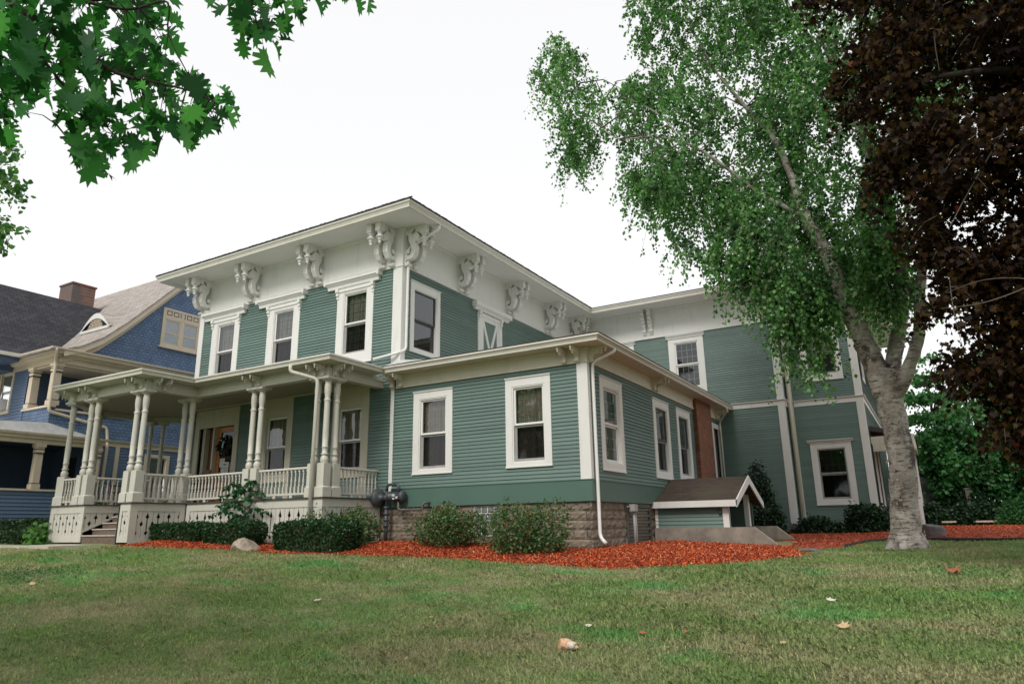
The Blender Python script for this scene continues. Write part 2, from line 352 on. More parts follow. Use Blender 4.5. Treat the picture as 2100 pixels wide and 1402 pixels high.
OVAL = np.array([(0, 0), (.34, .28), (.36, .6), (0, 1.0), (-.36, .6), (-.34, .28)])
RHOMB = np.array([(0, 0), (.36, .42), (0, 1.0), (-.36, .42)])
BLADE = np.array([(0, 0), (.16, .4), (0, 1.0), (-.16, .4)])
def fan_outline(pts): return np.array(pts)
OAK = fan_outline([(0, 0), (.07, .16), (.30, .10), (.20, .26), (.45, .30), (.40, .40), (.22, .44), (.50, .58), (.40, .66), (.20, .62), (.34, .84), (.17, .82), (.10, 1.0),
                   (-.03, .86), (-.16, .98), (-.17, .80), (-.38, .80), (-.21, .62), (-.44, .60), (-.46, .50), (-.21, .42), (-.42, .34), (-.38, .22), (-.18, .24), (-.24, .08), (-.06, .15)])
MAPLE = fan_outline([(0, 0), (.20, .02), (.42, -.05), (.34, .18), (.56, .34), (.34, .40), (.38, .62), (.16, .56), (0, 1.0), (-.16, .56), (-.38, .62), (-.34, .40), (-.56, .34), (-.34, .18), (-.42, -.05), (-.20, .02)])
def leaves(name, C, size, m, parent, shape=OVAL, droop=.6, sv=.35, up=None, curl=.12, wvar=0.0):
    """one mesh of many separate leaves at points C; each hangs from its stalk and turns its own way"""
    n = len(C); k = len(shape); s = size*(1+sv*rng.uniform(-1, 1, n))
    az = rng.uniform(0, 2*np.pi, n); d = np.stack([np.cos(az), np.sin(az), -droop*2+rng.normal(0, .7, n)], 1); d /= np.linalg.norm(d, axis=1)[:, None]
    r = rng.normal(size=(n, 3)); 
    if up is not None: r = r*.55+np.array(up)
    nn = r-(r*d).sum(1)[:, None]*d; nn /= np.linalg.norm(nn, axis=1)[:, None]; w = np.cross(d, nn)
    px, py = shape[:, 0], shape[:, 1]; cz = curl*(px*px*2.2-py*py*.6)
    wv = (1-wvar*rng.random(n)**1.3)[:, None, None]; bend = (wvar*.5*rng.normal(0, 1, n))[:, None, None]
    V = C[:, None, :]+s[:, None, None]*((px[None, :, None]+bend*(py**2)[None, :, None]*.4)*wv*w[:, None, :]+py[None, :, None]*d[:, None, :]+cz[None, :, None]*nn[:, None, :])
    V = V.reshape(-1, 3); Fc = np.arange(n*k).reshape(n, k)
    return big_mesh(name, V, Fc, m, parent)

# ---------------------------------------------------------------- ground
def edge_z(x):
    return np.interp(x, [-60, -22, -18, -15.5, -13.5, -10, -7, -4, 0, 8, 60], [-.10, -.24, -.27, -.36, -.50, -.60, -.70, -.74, -.70, -.70, -.5])
def gz(x, y):
    x = np.asarray(x, float); y = np.asarray(y, float); e = edge_z(x)
    f = np.minimum(0, .071*(np.minimum(y, 12)-12)); f = np.maximum(f, -.95)
    b = np.clip(y-12, 0, 40); back = np.where(x < -6, .05*np.minimum(b, 3)+.004*b, .017*b)
    w = np.clip((x+7)/3, 0, 1); back = (1-w)*(.05*np.minimum(b, 3)+.004*b)+w*(.017*b)
    return e+f+back+.025*np.sin(x*.9+1)*np.sin(y*.8)+.012*np.sin(x*2.3)*np.cos(y*1.9+.5)
def gzf(x, y): return float(gz(x, y))
xs = np.concatenate([[-900, -400, -200, -120, -80, -60], np.arange(-45, 16, .5), [20, 30, 50, 90, 150, 300, 900]])
ys = np.concatenate([[-700, -300, -120, -60, -30, -15, -8, -4, -2], np.arange(0, 24, .4), np.arange(24, 60, 3), [70, 100, 160, 300, 700, 1500]])
XX, YY = np.meshgrid(xs, ys); ZZ = gz(XX, YY); nx, ny = len(xs), len(ys)
idx = np.arange(nx*ny).reshape(ny, nx)
Fc = np.stack([idx[:-1, :-1], idx[:-1, 1:], idx[1:, 1:], idx[1:, :-1]], -1).reshape(-1, 4)
lawn = big_mesh('lawn', np.stack([XX, YY, ZZ], -1).reshape(-1, 3), Fc, 'lawn', None, True); tag(lawn, kind='structure')

def inside(poly, X, Y):
    c = np.zeros(X.shape, bool); n = len(poly); j = n-1
    for i in range(n):
        xi, yi = poly[i]; xj, yj = poly[j]
        with np.errstate(divide='ignore', invalid='ignore'):
            t = ((yi > Y) != (yj > Y)) & (X < (xj-xi)*(Y-yi)/(yj-yi+1e-12)+xi)
        c ^= t; j = i
    return c
def edge_dist(poly, X, Y):
    D = np.full(X.shape, 1e9); n = len(poly)
    for i in range(n):
        a = np.array(poly[i]); b = np.array(poly[(i+1) % n]); ab = b-a
        t = np.clip(((X-a[0])*ab[0]+(Y-a[1])*ab[1])/(ab@ab+1e-12), 0, 1)
        D = np.minimum(D, np.hypot(X-a[0]-t*ab[0], Y-a[1]-t*ab[1]))
    return D
BEDS = {
 'front': [(-18.25, 10.75), (-17.2, 10.85), (-16.2, 11.1), (-15.0, 11.25), (-13.9, 11.5), (-12.4, 11.75), (-11.2, 11.85), (-9.6, 12.0), (-8.3, 12.1), (-7.2, 12.0), (-6.0, 11.75), (-4.9, 11.75), (-3.9, 12.3),
           (-3.0, 13.1), (-2.35, 14.2), (-2.3, 15.2), (-2.75, 17.2), (-3.35, 19.3), (-6.75, 19.3), (-6.75, 15), (-13.0, 15), (-13.0, 12.9), (-18.2, 12.9)],
 'back': [(-3.3, 18.7), (-2.5, 17.9), (-1.9, 18.6), (-1.5, 20.4), (-1.0, 21.4), (-.2, 21.6), (1.2, 21.4), (3, 21.3), (8, 21.5), (8, 33.0), (-1.0, 33), (-1.5, 27.95), (-4.4, 27.2), (-6.7, 27.2), (-6.7, 21.9), (-3.4, 21.9)],
}
def bed_bump(D): return .012+.11*(1-np.exp(-D/1.1))
def bed_z(poly, x, y): 
    D = edge_dist(poly, np.array([x], float), np.array([y], float)); return gzf(x, y)+float(bed_bump(D)[0])
def mulch(poly, label, amount):
    P = np.array(poly); g = .12
    x = np.arange(P[:, 0].min(), P[:, 0].max(), g); y = np.arange(P[:, 1].min(), P[:, 1].max(), g)
    X, Y = np.meshgrid(x, y); D = edge_dist(poly, X, Y); I = inside(poly, X, Y)
    Z = gz(X, Y)+np.where(I, bed_bump(D), -.03)+rng.normal(0, .008, X.shape)
    idx = np.arange(X.size).reshape(X.shape); F_ = np.stack([idx[:-1, :-1], idx[:-1, 1:], idx[1:, 1:], idx[1:, :-1]], -1).reshape(-1, 4)
    keep = I.ravel()[F_].any(1); F_ = F_[keep]; used, inv = np.unique(F_, return_inverse=True)
    V = np.stack([X, Y, Z], -1).reshape(-1, 3)[used]
    o = big_mesh('mulch_bed', V, inv.reshape(-1, 4), 'mulch', None, True); tag(o, label, 'mulch', kind='stuff')
    xs_ = rng.uniform(P[:, 0].min()-.15, P[:, 0].max()+.15, amount*3); ys_ = rng.uniform(P[:, 1].min()-.15, P[:, 1].max()+.15, amount*3)
    Dd = edge_dist(poly, xs_, ys_); Ii = inside(poly, xs_, ys_); k = Ii | (Dd < .05+.22*rng.random(len(Dd))**4); xs_, ys_, Dd, Ii = xs_[k][:amount], ys_[k][:amount], Dd[k][:amount], Ii[k][:amount]
    C = np.stack([xs_, ys_, gz(xs_, ys_)+np.where(Ii, bed_bump(Dd), 0)+.012], 1); n = len(C)
    az = rng.uniform(0, 6.28, n); d = np.stack([np.cos(az), np.sin(az), rng.normal(0, .45, n)], 1); q = np.stack([-np.sin(az), np.cos(az), rng.normal(0, .5, n)], 1)
    L = (rng.uniform(.008, .026, n)+.04*rng.random(n)**7)[:, None]; W = rng.uniform(.004, .009, n)[:, None]
    V = np.stack([C-d*L-q*W, C+d*L-q*W, C+d*L+q*W, C-d*L+q*W], 1).reshape(-1, 3)
    big_mesh('wood_chips', V, np.arange(4*n).reshape(n, 4), 'chip', o)
    return o
mulch(BEDS['front'], 'red mulch bed along the porch and round the one-storey wing', 85000)
mulch(BEDS['back'], 'red mulch bed behind the birch and under the rear windows', 32000)
# path to the steps
mb = MB(); px_ = np.arange(-60, -18.2, 1.4)
for i in range(len(px_)-1):
    a, b = px_[i], px_[i+1]-.012
    z = lambda x, y: gzf(x, 10.3)+.045
    mb.add([(a, 9.75, z(a, 0)), (b, 9.75, z(b, 0)), (b, 11.0, z(b, 0)), (a, 11.0, z(a, 0)), (a, 9.75, z(a, 0)-.2), (b, 9.75, z(b, 0)-.2), (b, 11.0, z(b, 0)-.2), (a, 11.0, z(a, 0)-.2)],
           [(0, 1, 2, 3), (0, 4, 5, 1), (1, 5, 6, 2), (2, 6, 7, 3), (3, 7, 4, 0)])
tag(mb.build('path', 'path'), kind='structure')
# grass
def grass():
    N = 520000
    r = 2.6+18.4*rng.random(N*2)**1.35; 
    ax = rng.uniform(-1.3, 1.3, N*2); dirx = np.array([rt.x, rt.y]); f2 = np.array([fwd.x, fwd.y]); f2 = f2/np.linalg.norm(f2); r2 = np.array([f2[1], -f2[0]])
    x = f2[0]*r+r2[0]*ax*r; y = f2[1]*r+r2[1]*ax*r
    bad = inside(BEDS['front'], x, y) | inside(BEDS['back'], x, y) | ((y > 9.72) & (y < 14) & (x < -18.2)) | (y > 21.5) | ((y > 15) & (x < -3))
    x, y, r = x[~bad][:N], y[~bad][:N], r[~bad][:N]; n = len(x)
    tall = 1+.22*np.sin(x*1.3+2*np.sin(y*.7))*np.sin(y*1.1+x*.4)
    h = rng.uniform(.020, .046, n)*tall*(1+.02*r)*np.where(rng.random(n) < .06, 1.7, 1); w = rng.uniform(.003, .0058, n)*(1+.09*r); az = rng.uniform(0, 6.28, n); lean = rng.uniform(.1, 1.1, n)
    B = np.stack([x, y, gz(x, y)-.004], 1); q = np.stack([-np.sin(az), np.cos(az), np.zeros(n)], 1); d = np.stack([np.cos(az), np.sin(az), np.zeros(n)], 1)
    mid = B+np.array([0, 0, 1])*(h*.6)[:, None]+d*(h*lean*.25)[:, None]; tip = B+np.array([0, 0, 1])*(h*(1-.3*lean))[:, None]+d*(h*lean*.8)[:, None]
    V = np.stack([B-q*w[:, None], B+q*w[:, None], mid+q*w[:, None]*.7, tip, mid-q*w[:, None]*.7], 1).reshape(-1, 3)
    o = big_mesh('grass', V, np.arange(5*n).reshape(n, 5), 'grass'); tag(o, 'patchy dry and green lawn grass in front of the house', 'grass', kind='stuff')
grass()
# ================================================================ the green house
HX0, HX1, HY = -21.75, -12.53, 15.0          # main block: left wall, right wall, street wall
WX, RY, RX = -6.75, 27.17, -4.30             # wing's right wall; rear block's street wall and its right end
QY, QX = 27.97, -1.72                        # set-back end of the rear block
ZF, ZS, ZB = 7.45, 8.66, 4.27                # main frieze bottom, soffit, belt course
house = thing('green_house', 'sage green clapboard house with white trim, bracketed eaves and a turned-column porch', 'house', (-12.5, 15, -.4))
EXPO = .0915

def courses(mb, F, u0, u1, z0, z1, holes=(), expo=EXPO, lip=.03, top=None):
    n = int(round((z1-z0)/expo)); e = (z1-z0)/n
    for k in range(n):
        za = z0+k*e; zb = za+e; zc = (za+zb)/2; segs = [(u0, u1)]
        if top is not None: segs = [s for s in top(zc, u0, u1)]
        for (a, b, c, d) in holes:
            if c < zc < d:
                ns = []
                for (p, q) in segs:
                    if b <= p or a >= q: ns.append((p, q)); continue
                    if a > p: ns.append((p, a))
                    if b < q: ns.append((b, q))
                segs = ns
        j = random.uniform(-.0015, .0015); cut_ = []
        for (p, q) in segs:                                                              # butt joints between board lengths
            while q-p > 4.4: w_ = random.uniform(2.2, 4.2); cut_.append((p, p+w_-.003)); p += w_
            cut_.append((p, q))
        for (p, q) in cut_:
            if q-p < .02: continue
            L = lip+j
            zl = za-.012
            mb.add([F(p, L, zl), F(q, L, zl), F(q, .003, zb), F(p, .003, zb), F(p, .001, zl), F(q, .001, zl)], [(0, 1, 2, 3), (4, 5, 1, 0)])
            mb.add([F(p, -.02, za), F(q, -.02, za), F(q, -.02, zb), F(p, -.02, zb)], [(0, 1, 2, 3)])

def sash_frame(mb, F, u0, u1, z0, z1, w0, w1, t=.05, tb=None):
    tb = tb or t
    mb.box(u0, u0+t, w0, w1, z0, z1, F); mb.box(u1-t, u1, w0, w1, z0, z1, F)
    mb.box(u0+t, u1-t, w0, w1, z0, z0+tb, F); mb.box(u0+t, u1-t, w0, w1, z1-t, z1, F)

def window(F, c, s, mid, parent=house, trim='white', side_w=None, cornice=None, panes=(3, 3), lower='screen', curtain='curtain', munt='muntin', both=False, sashm='vinyl', legs=None, lw=.0, depth=.0, label=None):
    """c = casing (u0,u1,z0,z1), s = sash opening (u0,u1,z0,z1), mid = height of the meeting rail"""
    cu0, cu1, cz0, cz1 = c; u0, u1, z0, z1 = s
    mb = MB()
    mb.box(cu0, u0-.03, 0, .046, cz0, cz1, F); mb.box(u1+.03, cu1, 0, .046, cz0, cz1, F)
    mb.box(u0-.03, u1+.03, 0, .044, z1+.03, cz1-.001, F); mb.box(u0-.03, u1+.03, 0, .044, cz0+.001, z0-.03, F)
    mb.box(cu0-.012, cu1+.012, 0, .07, cz1, cz1+.03, F)                                   # drip cap
    mb.box(cu0-.01, cu1+.01, 0, .064, cz0-.03, cz0, F)                                    # apron lip
    sash_frame(mb, F, u0-.03, u1+.03, z0-.03, z1+.03, -.14, .03, .034)                    # jamb liner
    if cornice:
        a, b, zc0, zc1 = cornice; h = zc1-zc0
        mb.box(cu0-.02, cu1+.02, 0, .075, zc0-.12, zc0-.001, F) if cz1 < zc0 else None
        prof = [(0, zc0), (.10, zc0), (.115, zc0+h*.3), (.15, zc0+h*.42), (.19, zc0+h*.62), (.21, zc0+h*.62), (.21, zc1-.02), (.22, zc1-.02), (.22, zc1), (0, zc1)]
        mb.prism(prof, a+.07, b-.07, lambda p, q, t: F(t, p, q))
        mb.box(a, a+.07, 0, .222, zc0+h*.45, zc1+.002, F); mb.box(b-.07, b, 0, .222, zc0+h*.45, zc1+.002, F)
        for uc in (cu0+.02, cu1-.02):                                                    # small corbels under the cornice
            for k, (dw, dz, hh) in enumerate(((.13, .0, .12), (.10, .12, .11), (.07, .23, .10))):
                mb.box(uc-.055+k*.006, uc+.055-k*.006, 0, dw, zc0-dz-hh, zc0-dz-.004*k, F)
    o = mb.build('window', trim, parent)
    if label: o['label'] = label
    up_ = MB(); sash_frame(up_, F, u0+.004, u1-.004, mid-.02, z1-.004, -.055, -.012, .045, .05); up_.build('sash', sashm, o)
    lo = MB(); sash_frame(lo, F, u0+.004, u1-.004, z0+.004, mid-.022, -.10, -.058, .05, .07); lo.build('sash', 'greysash' if lower == 'screen' else sashm, o)
    MB().quad(F(u0+.04, -.034, mid+.02), F(u1-.04, -.034, mid+.02), F(u1-.04, -.034, z1-.04), F(u0+.04, -.034, z1-.04)).build('pane', 'glass', o)
    MB().quad(F(u0+.045, -.078, z0+.06), F(u1-.045, -.078, z0+.06), F(u1-.045, -.078, mid-.06), F(u0+.045, -.078, mid-.06)).build('pane', 'screen' if lower == 'screen' else 'glass', o)
    if panes:
        for (za, zb, wd) in ([(mid+.03, z1-.05, -.046), (z0+.075, mid-.07, -.09)] if both else [(mid+.03, z1-.05, -.046)]+([(z0+.075, mid-.07, -.092)] if lower == 'screen' else [])):
            g = MB(); nu, nz = panes; uu0, uu1 = u0+.05, u1-.05
            for k in range(1, nu): x = uu0+(uu1-uu0)*k/nu; g.box(x-.008, x+.008, wd-.004, wd+.003, za, zb, F)
            for k in range(1, nz): z = za+(zb-za)*k/nz; g.box(uu0, uu1, wd-.0055, wd+.0045, z-.008, z+.008, F)
            g.build('muntin', munt, o)
    if curtain:
        g = MB(); n = 44; pts = []
        for k in range(n+1):
            u = u0-.05+(u1-u0+.1)*k/n; w = -.19-.022*math.sin(k*1.35)-.012*math.sin(k*.61+1)
            pts.append((u, w))
        for k in range(n):
            (a, wa), (b, wb) = pts[k], pts[k+1]
            g.quad(F(a, wa, z0-.1), F(b, wb, z0-.1), F(b, wb, z1+.1), F(a, wa, z1+.1))
        g.build('curtain', curtain, o, True)
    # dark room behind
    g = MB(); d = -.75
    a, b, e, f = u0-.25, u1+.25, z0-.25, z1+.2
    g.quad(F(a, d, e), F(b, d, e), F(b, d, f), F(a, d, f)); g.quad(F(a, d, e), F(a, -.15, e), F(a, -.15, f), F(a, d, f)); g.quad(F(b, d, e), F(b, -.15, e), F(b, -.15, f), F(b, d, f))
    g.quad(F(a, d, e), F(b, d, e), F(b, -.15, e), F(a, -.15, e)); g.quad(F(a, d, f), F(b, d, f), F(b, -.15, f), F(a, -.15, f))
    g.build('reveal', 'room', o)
    if legs:
        for a_, b_ in ((cu0+.004, u0-.034), (u1+.034, cu1-.004)): g = MB(); g.box(a_, b_, 0, .042, legs, cz0-.031, F); g.build('casing_leg', trim, o)
    return o
def hole(c, s, m=.06): return ((c[0]+s[0])/2, (c[1]+s[1])/2, (c[2]+s[2])/2, (c[3]+s[3])/2)

FF, FS, FW, FR, FQ, FQS = front(HY), side(HX1), side(WX), front(RY), front(QY), side(QX)
W_up = [((-21.04, -19.60, 4.75, 7.13), (-20.74, -19.88, 5.05, 6.94), 5.97, (-21.5, -19.25, 7.17, 7.46)),
        ((-18.18, -16.69, 4.75, 7.13), (-17.87, -17.00, 5.05, 6.94), 5.97, (-18.66, -16.40, 7.17, 7.46)),
        ((-15.05, -13.58, 4.75, 7.15), (-14.76, -13.86, 5.07, 6.98), 6.02, (-15.5, -13.27, 7.19, 7.48))]
W_lo = [((-18.12, -16.70, 1.42, 3.97), (-17.85, -16.96, 1.62, 3.40), 2.47), ((-15.02, -13.60, 1.42, 3.97), (-14.76, -13.88, 1.62, 3.39), 2.46)]
W_wf = [((-11.97, -10.66, 1.38, 3.58), (-11.74, -10.88, 1.50, 3.36), 2.43), ((-9.01, -7.72, 1.40, 3.60), (-8.79, -7.93, 1.52, 3.37), 2.44)]
for c, s, m_, co in W_up: window(FF, c, s, m_, cornice=co, munt='muntin_dark')
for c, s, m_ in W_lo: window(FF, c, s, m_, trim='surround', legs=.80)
for c, s, m_ in W_wf: window(FF, c, s, m_)
W_ms = ((15.38, 16.84, 4.98, 7.13), (15.57, 16.66, 5.10, 6.90), 6.0)
window(FS, *W_ms, sashm='darksash', lower='plain', panes=None, curtain=None)
W_ws = [((15.68, 17.12, 1.28, 3.56), (15.90, 16.90, 1.48, 3.32), 2.43), ((19.52, 20.98, 1.28, 3.57), (19.76, 20.78, 1.46, 3.34), 2.40), ((21.74, 23.20, 1.30, 3.57), (21.98, 22.98, 1.46, 3.34), 2.40)]
window(FW, *W_ws[0], lower='plain', both=True, munt='muntin_white', panes=(3, 3), curtain='curtain')
window(FW, *W_ws[1], lower='screen', curtain=None, panes=None, sashm='darksash'); window(FW, *W_ws[2], lower='screen', curtain=None, panes=None, sashm='darksash')
W_r = [((-8.49, -7.05, 5.02, 7.27), (-8.23, -7.29, 5.22, 7.09), 6.19, (-8.56, -6.98, 7.29, 7.41)), ((-11.42, -9.98, 5.02, 7.27), (-11.16, -10.22, 5.22, 7.09), 6.19, (-11.49, -9.91, 7.29, 7.41))]
for c, s, m_, co in W_r: window(FR, c, s, m_, lower='plain', both=True, panes=(4, 3), munt='muntin_white', curtain=None)
W_q = [((-3.66, -2.28, .56, 2.73), (-3.45, -2.50, .74, 2.55), 1.66), ((-3.61, -2.22, 5.10, 7.16), (-3.42, -2.42, 5.32, 6.93), 6.13)]
window(FQ, *W_q[0], sashm='greysash', munt='muntin_dark', panes=(4, 3), curtain=None, both=True); window(FQ, *W_q[1], sashm='greysash', panes=None, curtain='curtain_pale')
for c, s, m_, co in W_r+[(W_q[0][0], 0, 0, (-3.74, -2.2, 2.77, 2.86))]:                 # flat hood mouldings of the rear windows
    mb = MB(); a, b, z0, z1 = co; F = FR if c[0] < -5 else FQ
    mb.prism([(0, z0), (.08, z0), (.10, z0+.05), (.15, z1-.02), (.15, z1), (0, z1)], a, b, lambda p, q, t: F(t, p, q)); mb.build('window_hood', 'white', house)

# siding
mb = MB(); holes = [hole(c, s) for c, s, m_, co in W_up]+[hole(c, s) for c, s, m_ in W_lo]+[(-21.2, -19.3, .5, 3.7)]
courses(mb, FF, HX0, -12.66, .75, ZF, holes); mb.build('wall', 'siding', house)
mb = MB(); courses(mb, FF, -12.70, WX-.2, 1.02, 3.80, [hole(c, s) for c, s, m_ in W_wf]); mb.build('wall', 'siding', house)
mb = MB(); courses(mb, FS, HY+.1, RY, 4.3, ZF, [hole(*W_ms[:2]), (19.15, 20.4, 4.9, 7.0)]); mb.build('wall', 'siding', house)
mb = MB(); courses(mb, FW, HY+.1, RY, 1.02, 3.80, [hole(c, s) for c, s, m_ in W_ws]+[(26.2, 26.95, .8, 3.5)]); mb.build('wall', 'siding', house)
mb = MB(); courses(mb, FR, HX1, RX-.2, -.35, 4.17); courses(mb, FR, HX1, RX-.2, 4.37, ZF, [hole(c, s) for c, s, m_, co in W_r]); mb.build('wall', 'siding', house)
mb = MB(); courses(mb, FQ, RX, QX-.2, -.35, 4.17, [hole(*W_q[0][:2])]); courses(mb, FQ, RX, QX-.2, 4.37, ZF, [hole(*W_q[1][:2])]); mb.build('wall', 'siding', house)
mb = MB(); courses(mb, FQS, QY+.2, 40, -.35, 4.17, [(29.3, 30.6, .5, 2.7), (31.3, 32.6, .5, 2.7)]); courses(mb, FQS, QY+.2, 40, 4.37, ZF, [(29.3, 30.6, 5.2, 7)]); mb.build('wall', 'siding', house)
mb = MB(); courses(mb, side(RX), RY, QY, -.35, ZF); mb.build('wall', 'siding', house)
mb = MB(); courses(mb, rside(HX0), HY+.1, 27.5, -.3, ZF); mb.box(HX0+.3, QX-.3, 39.9, 40, -.4, 8.6); mb.box(HX0, HX0+.1, 27.5, 39.9, -.4, 8.6); mb.build('wall', 'siding', house)
# trim boards
def Lboard(cx, cyy, z0, z1, wf, ws, t=.04):
    mb = MB(); mb.box(cx-wf, cx+t, cyy-t, cyy, z0, z1); mb.box(cx, cx+t, cyy, cyy+ws, z0, z1); return mb.build('corner_board', 'white', house)
Lboard(HX1, HY, 4.35, ZF, .30, .16); Lboard(WX, HY, 1.02, 3.80, .24, .10); Lboard(RX, RY, -.2, 4.17, .2, .2); Lboard(RX, RY, 4.40, ZF, .2, .2); Lboard(QX, QY, -.2, 4.17, .2, .2); Lboard(QX, QY, 4.40, ZF, .2, .2)
mb = MB(); mb.box(-12.80, -12.68, 0, .036, .95, 3.80, FF); mb.build('corner_board', 'white', house)
mb = MB(); mb.box(HX0-.04, HX0+.2, HY-.04, HY, .8, ZF); mb.build('corner_board', 'white', house)
mb = MB(); mb.box(RX+.03, RX+.22, 0, .036, -.2, ZF, FQ); mb.build('corner_board', 'white', house)
mb = MB()
mb.sweep([(WX, RY), (WX, HY), (-12.68, HY)], [(0, .52), (.05, .52), (.05, 1.00), (.065, 1.00), (.065, 1.02), (0, 1.02)]); mb.build('water_table', 'skirt', house)
mb = MB(); mb.box(HX0, -12.7, 0, .03, .5, .8, FF); mb.build('water_table', 'skirt', house)
mb = MB(); prof = [(0, 4.17), (.045, 4.17), (.045, 4.33), (.08, 4.345), (.11, 4.375), (.11, 4.395), (0, 4.395)]
mb.sweep([(RX, QY-.02), (RX, RY), (HX1, RY)], prof); mb.build('belt_course', 'white', house)
mb = MB(); mb.sweep([(QX, 40), (QX, QY), (RX+.25, QY)], prof); mb.build('belt_course', 'white', house)

# eaves: frieze board, soffit, gutter, roof edge
def eaves(path, zf, zs, ov, m, zroof, frieze_t=.05, fpath=None, gut='gutter'):
    full, path = path, fpath or path; a = MB(); a.sweep(path, [(0, zf), (frieze_t, zf), (frieze_t, zs), (0, zs)]); a.sweep(path, [(frieze_t, zf+.001), (frieze_t+.018, zf+.001), (frieze_t+.018, zf+.05), (frieze_t, zf+.05)])
    a.sweep(path, [(frieze_t, zs-.07), (frieze_t+.03, zs-.03), (frieze_t+.03, zs-.001), (frieze_t, zs-.001)]); a.build('frieze', m, house); path = full
    b = MB(); b.sweep(path, [(0, zs), (ov*.74, zs), (ov*.74, zs+.03), (0, zs+.03)]); b.sweep(path, [(ov*.74+.018, zs-.012), (ov, zs-.012), (ov, zs+.03), (ov*.74+.018, zs+.03)])
    b.sweep(path, [(ov*.70, zs+.04), (ov*.80, zs+.04), (ov*.80, zs+.05), (ov*.70, zs+.05)]); b.build('soffit', m, house)
    g = MB(); h = .15 if zs < 5 else .19
    z = zs-.01
    g.sweep(path, [(ov, z), (ov+.07, z), (ov+.075, z+h*.25), (ov+.10, z+h*.55), (ov+.135, z+h*.75), (ov+.135, z+h), (ov+.118, z+h), (ov+.118, z+h*.85), (ov, z+h*.8)])
    g.build('gutter', gut, house)
    return g
main_path = [(HX1, RY), (HX1, HY), (HX0, HY), (HX0, 27)]
eaves(main_path, ZF, ZS, 1.05, 'white', 8.9)
wing_path = [(WX, RY), (WX, HY), (-12.60, HY)]
eaves(wing_path, 3.78, 4.16, .48, 'cream', 4.4)
eaves([(RX+1.18, RY), (HX1+1.07, RY)], ZF, ZS+.005, 1.05, 'white', 8.9, fpath=[(RX+.04, RY), (HX1, RY)])
eaves([(QX, 40), (QX, QY), (RX+.02, QY)], ZF, ZS, 1.05, 'white', 8.9)
def hip(name, x0, x1, y0, y1, z, slope, m, over=0):
    h = min(x1-x0, y1-y0)/2; zr = z+h*slope; mb = MB()
    if x1-x0 >= y1-y0: r0, r1 = (x0+h, (y0+y1)/2, zr), (x1-h, (y0+y1)/2, zr)
    else: r0, r1 = ((x0+x1)/2, y0+h, zr), ((x0+x1)/2, y1-h, zr)
    c = [(x0, y0, z), (x1, y0, z), (x1, y1, z), (x0, y1, z)]; e = [(a, b, z-.03) for a, b, _ in c]
    vs = c+[r0, r1]+e
    fs = [(0, 1, 5, 4), (2, 3, 4, 5), (1, 2, 5), (3, 0, 4)] if x1-x0 >= y1-y0 else [(0, 1, 4), (1, 2, 5, 4), (2, 3, 5), (3, 0, 4, 5)]
    mb.add(vs, fs+[(0, 6, 7, 1), (1, 7, 8, 2), (2, 8, 9, 3), (3, 9, 6, 0), (6, 9, 8, 7)]); return mb.build(name, m, house)
o_ = 1.05+.15
hip('roof', HX0-o_, HX1+o_, HY-o_, 40, 8.87, .12, 'roof')
hip('roof', HX0, RX+o_-.02, RY-o_, 41, 8.865, .07, 'roof'); hip('roof', -9, QX+o_, QY-o_, 41, 8.86, .065, 'roof')
for k in range(46):                                                                    # ragged shingle tabs lying over the gutter edge
    pass
mb = MB()
for k in range(150):
    x = HX0-1.2+k*.078; mb.box(x, x+.07, HY-o_-.012*random.random(), HY-o_+.05, 8.872+.008*random.random(), 8.884+.014*random.random())
for k in range(150):
    y = HY-1.2+k*.085; mb.box(HX1+o_-.05, HX1+o_+.012*random.random(), y, y+.075, 8.872+.008*random.random(), 8.884+.014*random.random())
mb.build('shingle_edge', 'roof', house)
mb = MB(); mb.add([(-12.6, HY-.62, 4.33), (WX+.62, HY-.62, 4.33), (WX+.62, RY, 4.33), (-12.5, RY, 4.62), (-12.5, 15.02, 4.62), (WX-1, HY+2, 4.5), (WX-1, RY, 4.5)], [(0, 1, 5, 4), (1, 2, 6, 5), (4, 5, 6, 3)]); mb.build('roof', 'metalroof', house)
mb = MB()                                                                               # inner floors and ceilings keep the rooms dark
mb.box(HX0+.2, HX1-.2, HY+.8, 26.9, 4.2, 4.3); mb.box(HX0+.2, WX-.2, HY+.8, RY-.3, .4, .5); mb.box(HX1+.2, QX-.3, RY+.8, 39.8, 4.2, 4.3); mb.box(HX0+.2, HX1-.1, 26.9, 27.1, 0, 8.6); mb.box(-12.7, -12.6, 15.9, 26.9, .5, 4.2)
mb.build('floor_slab', 'room', house)

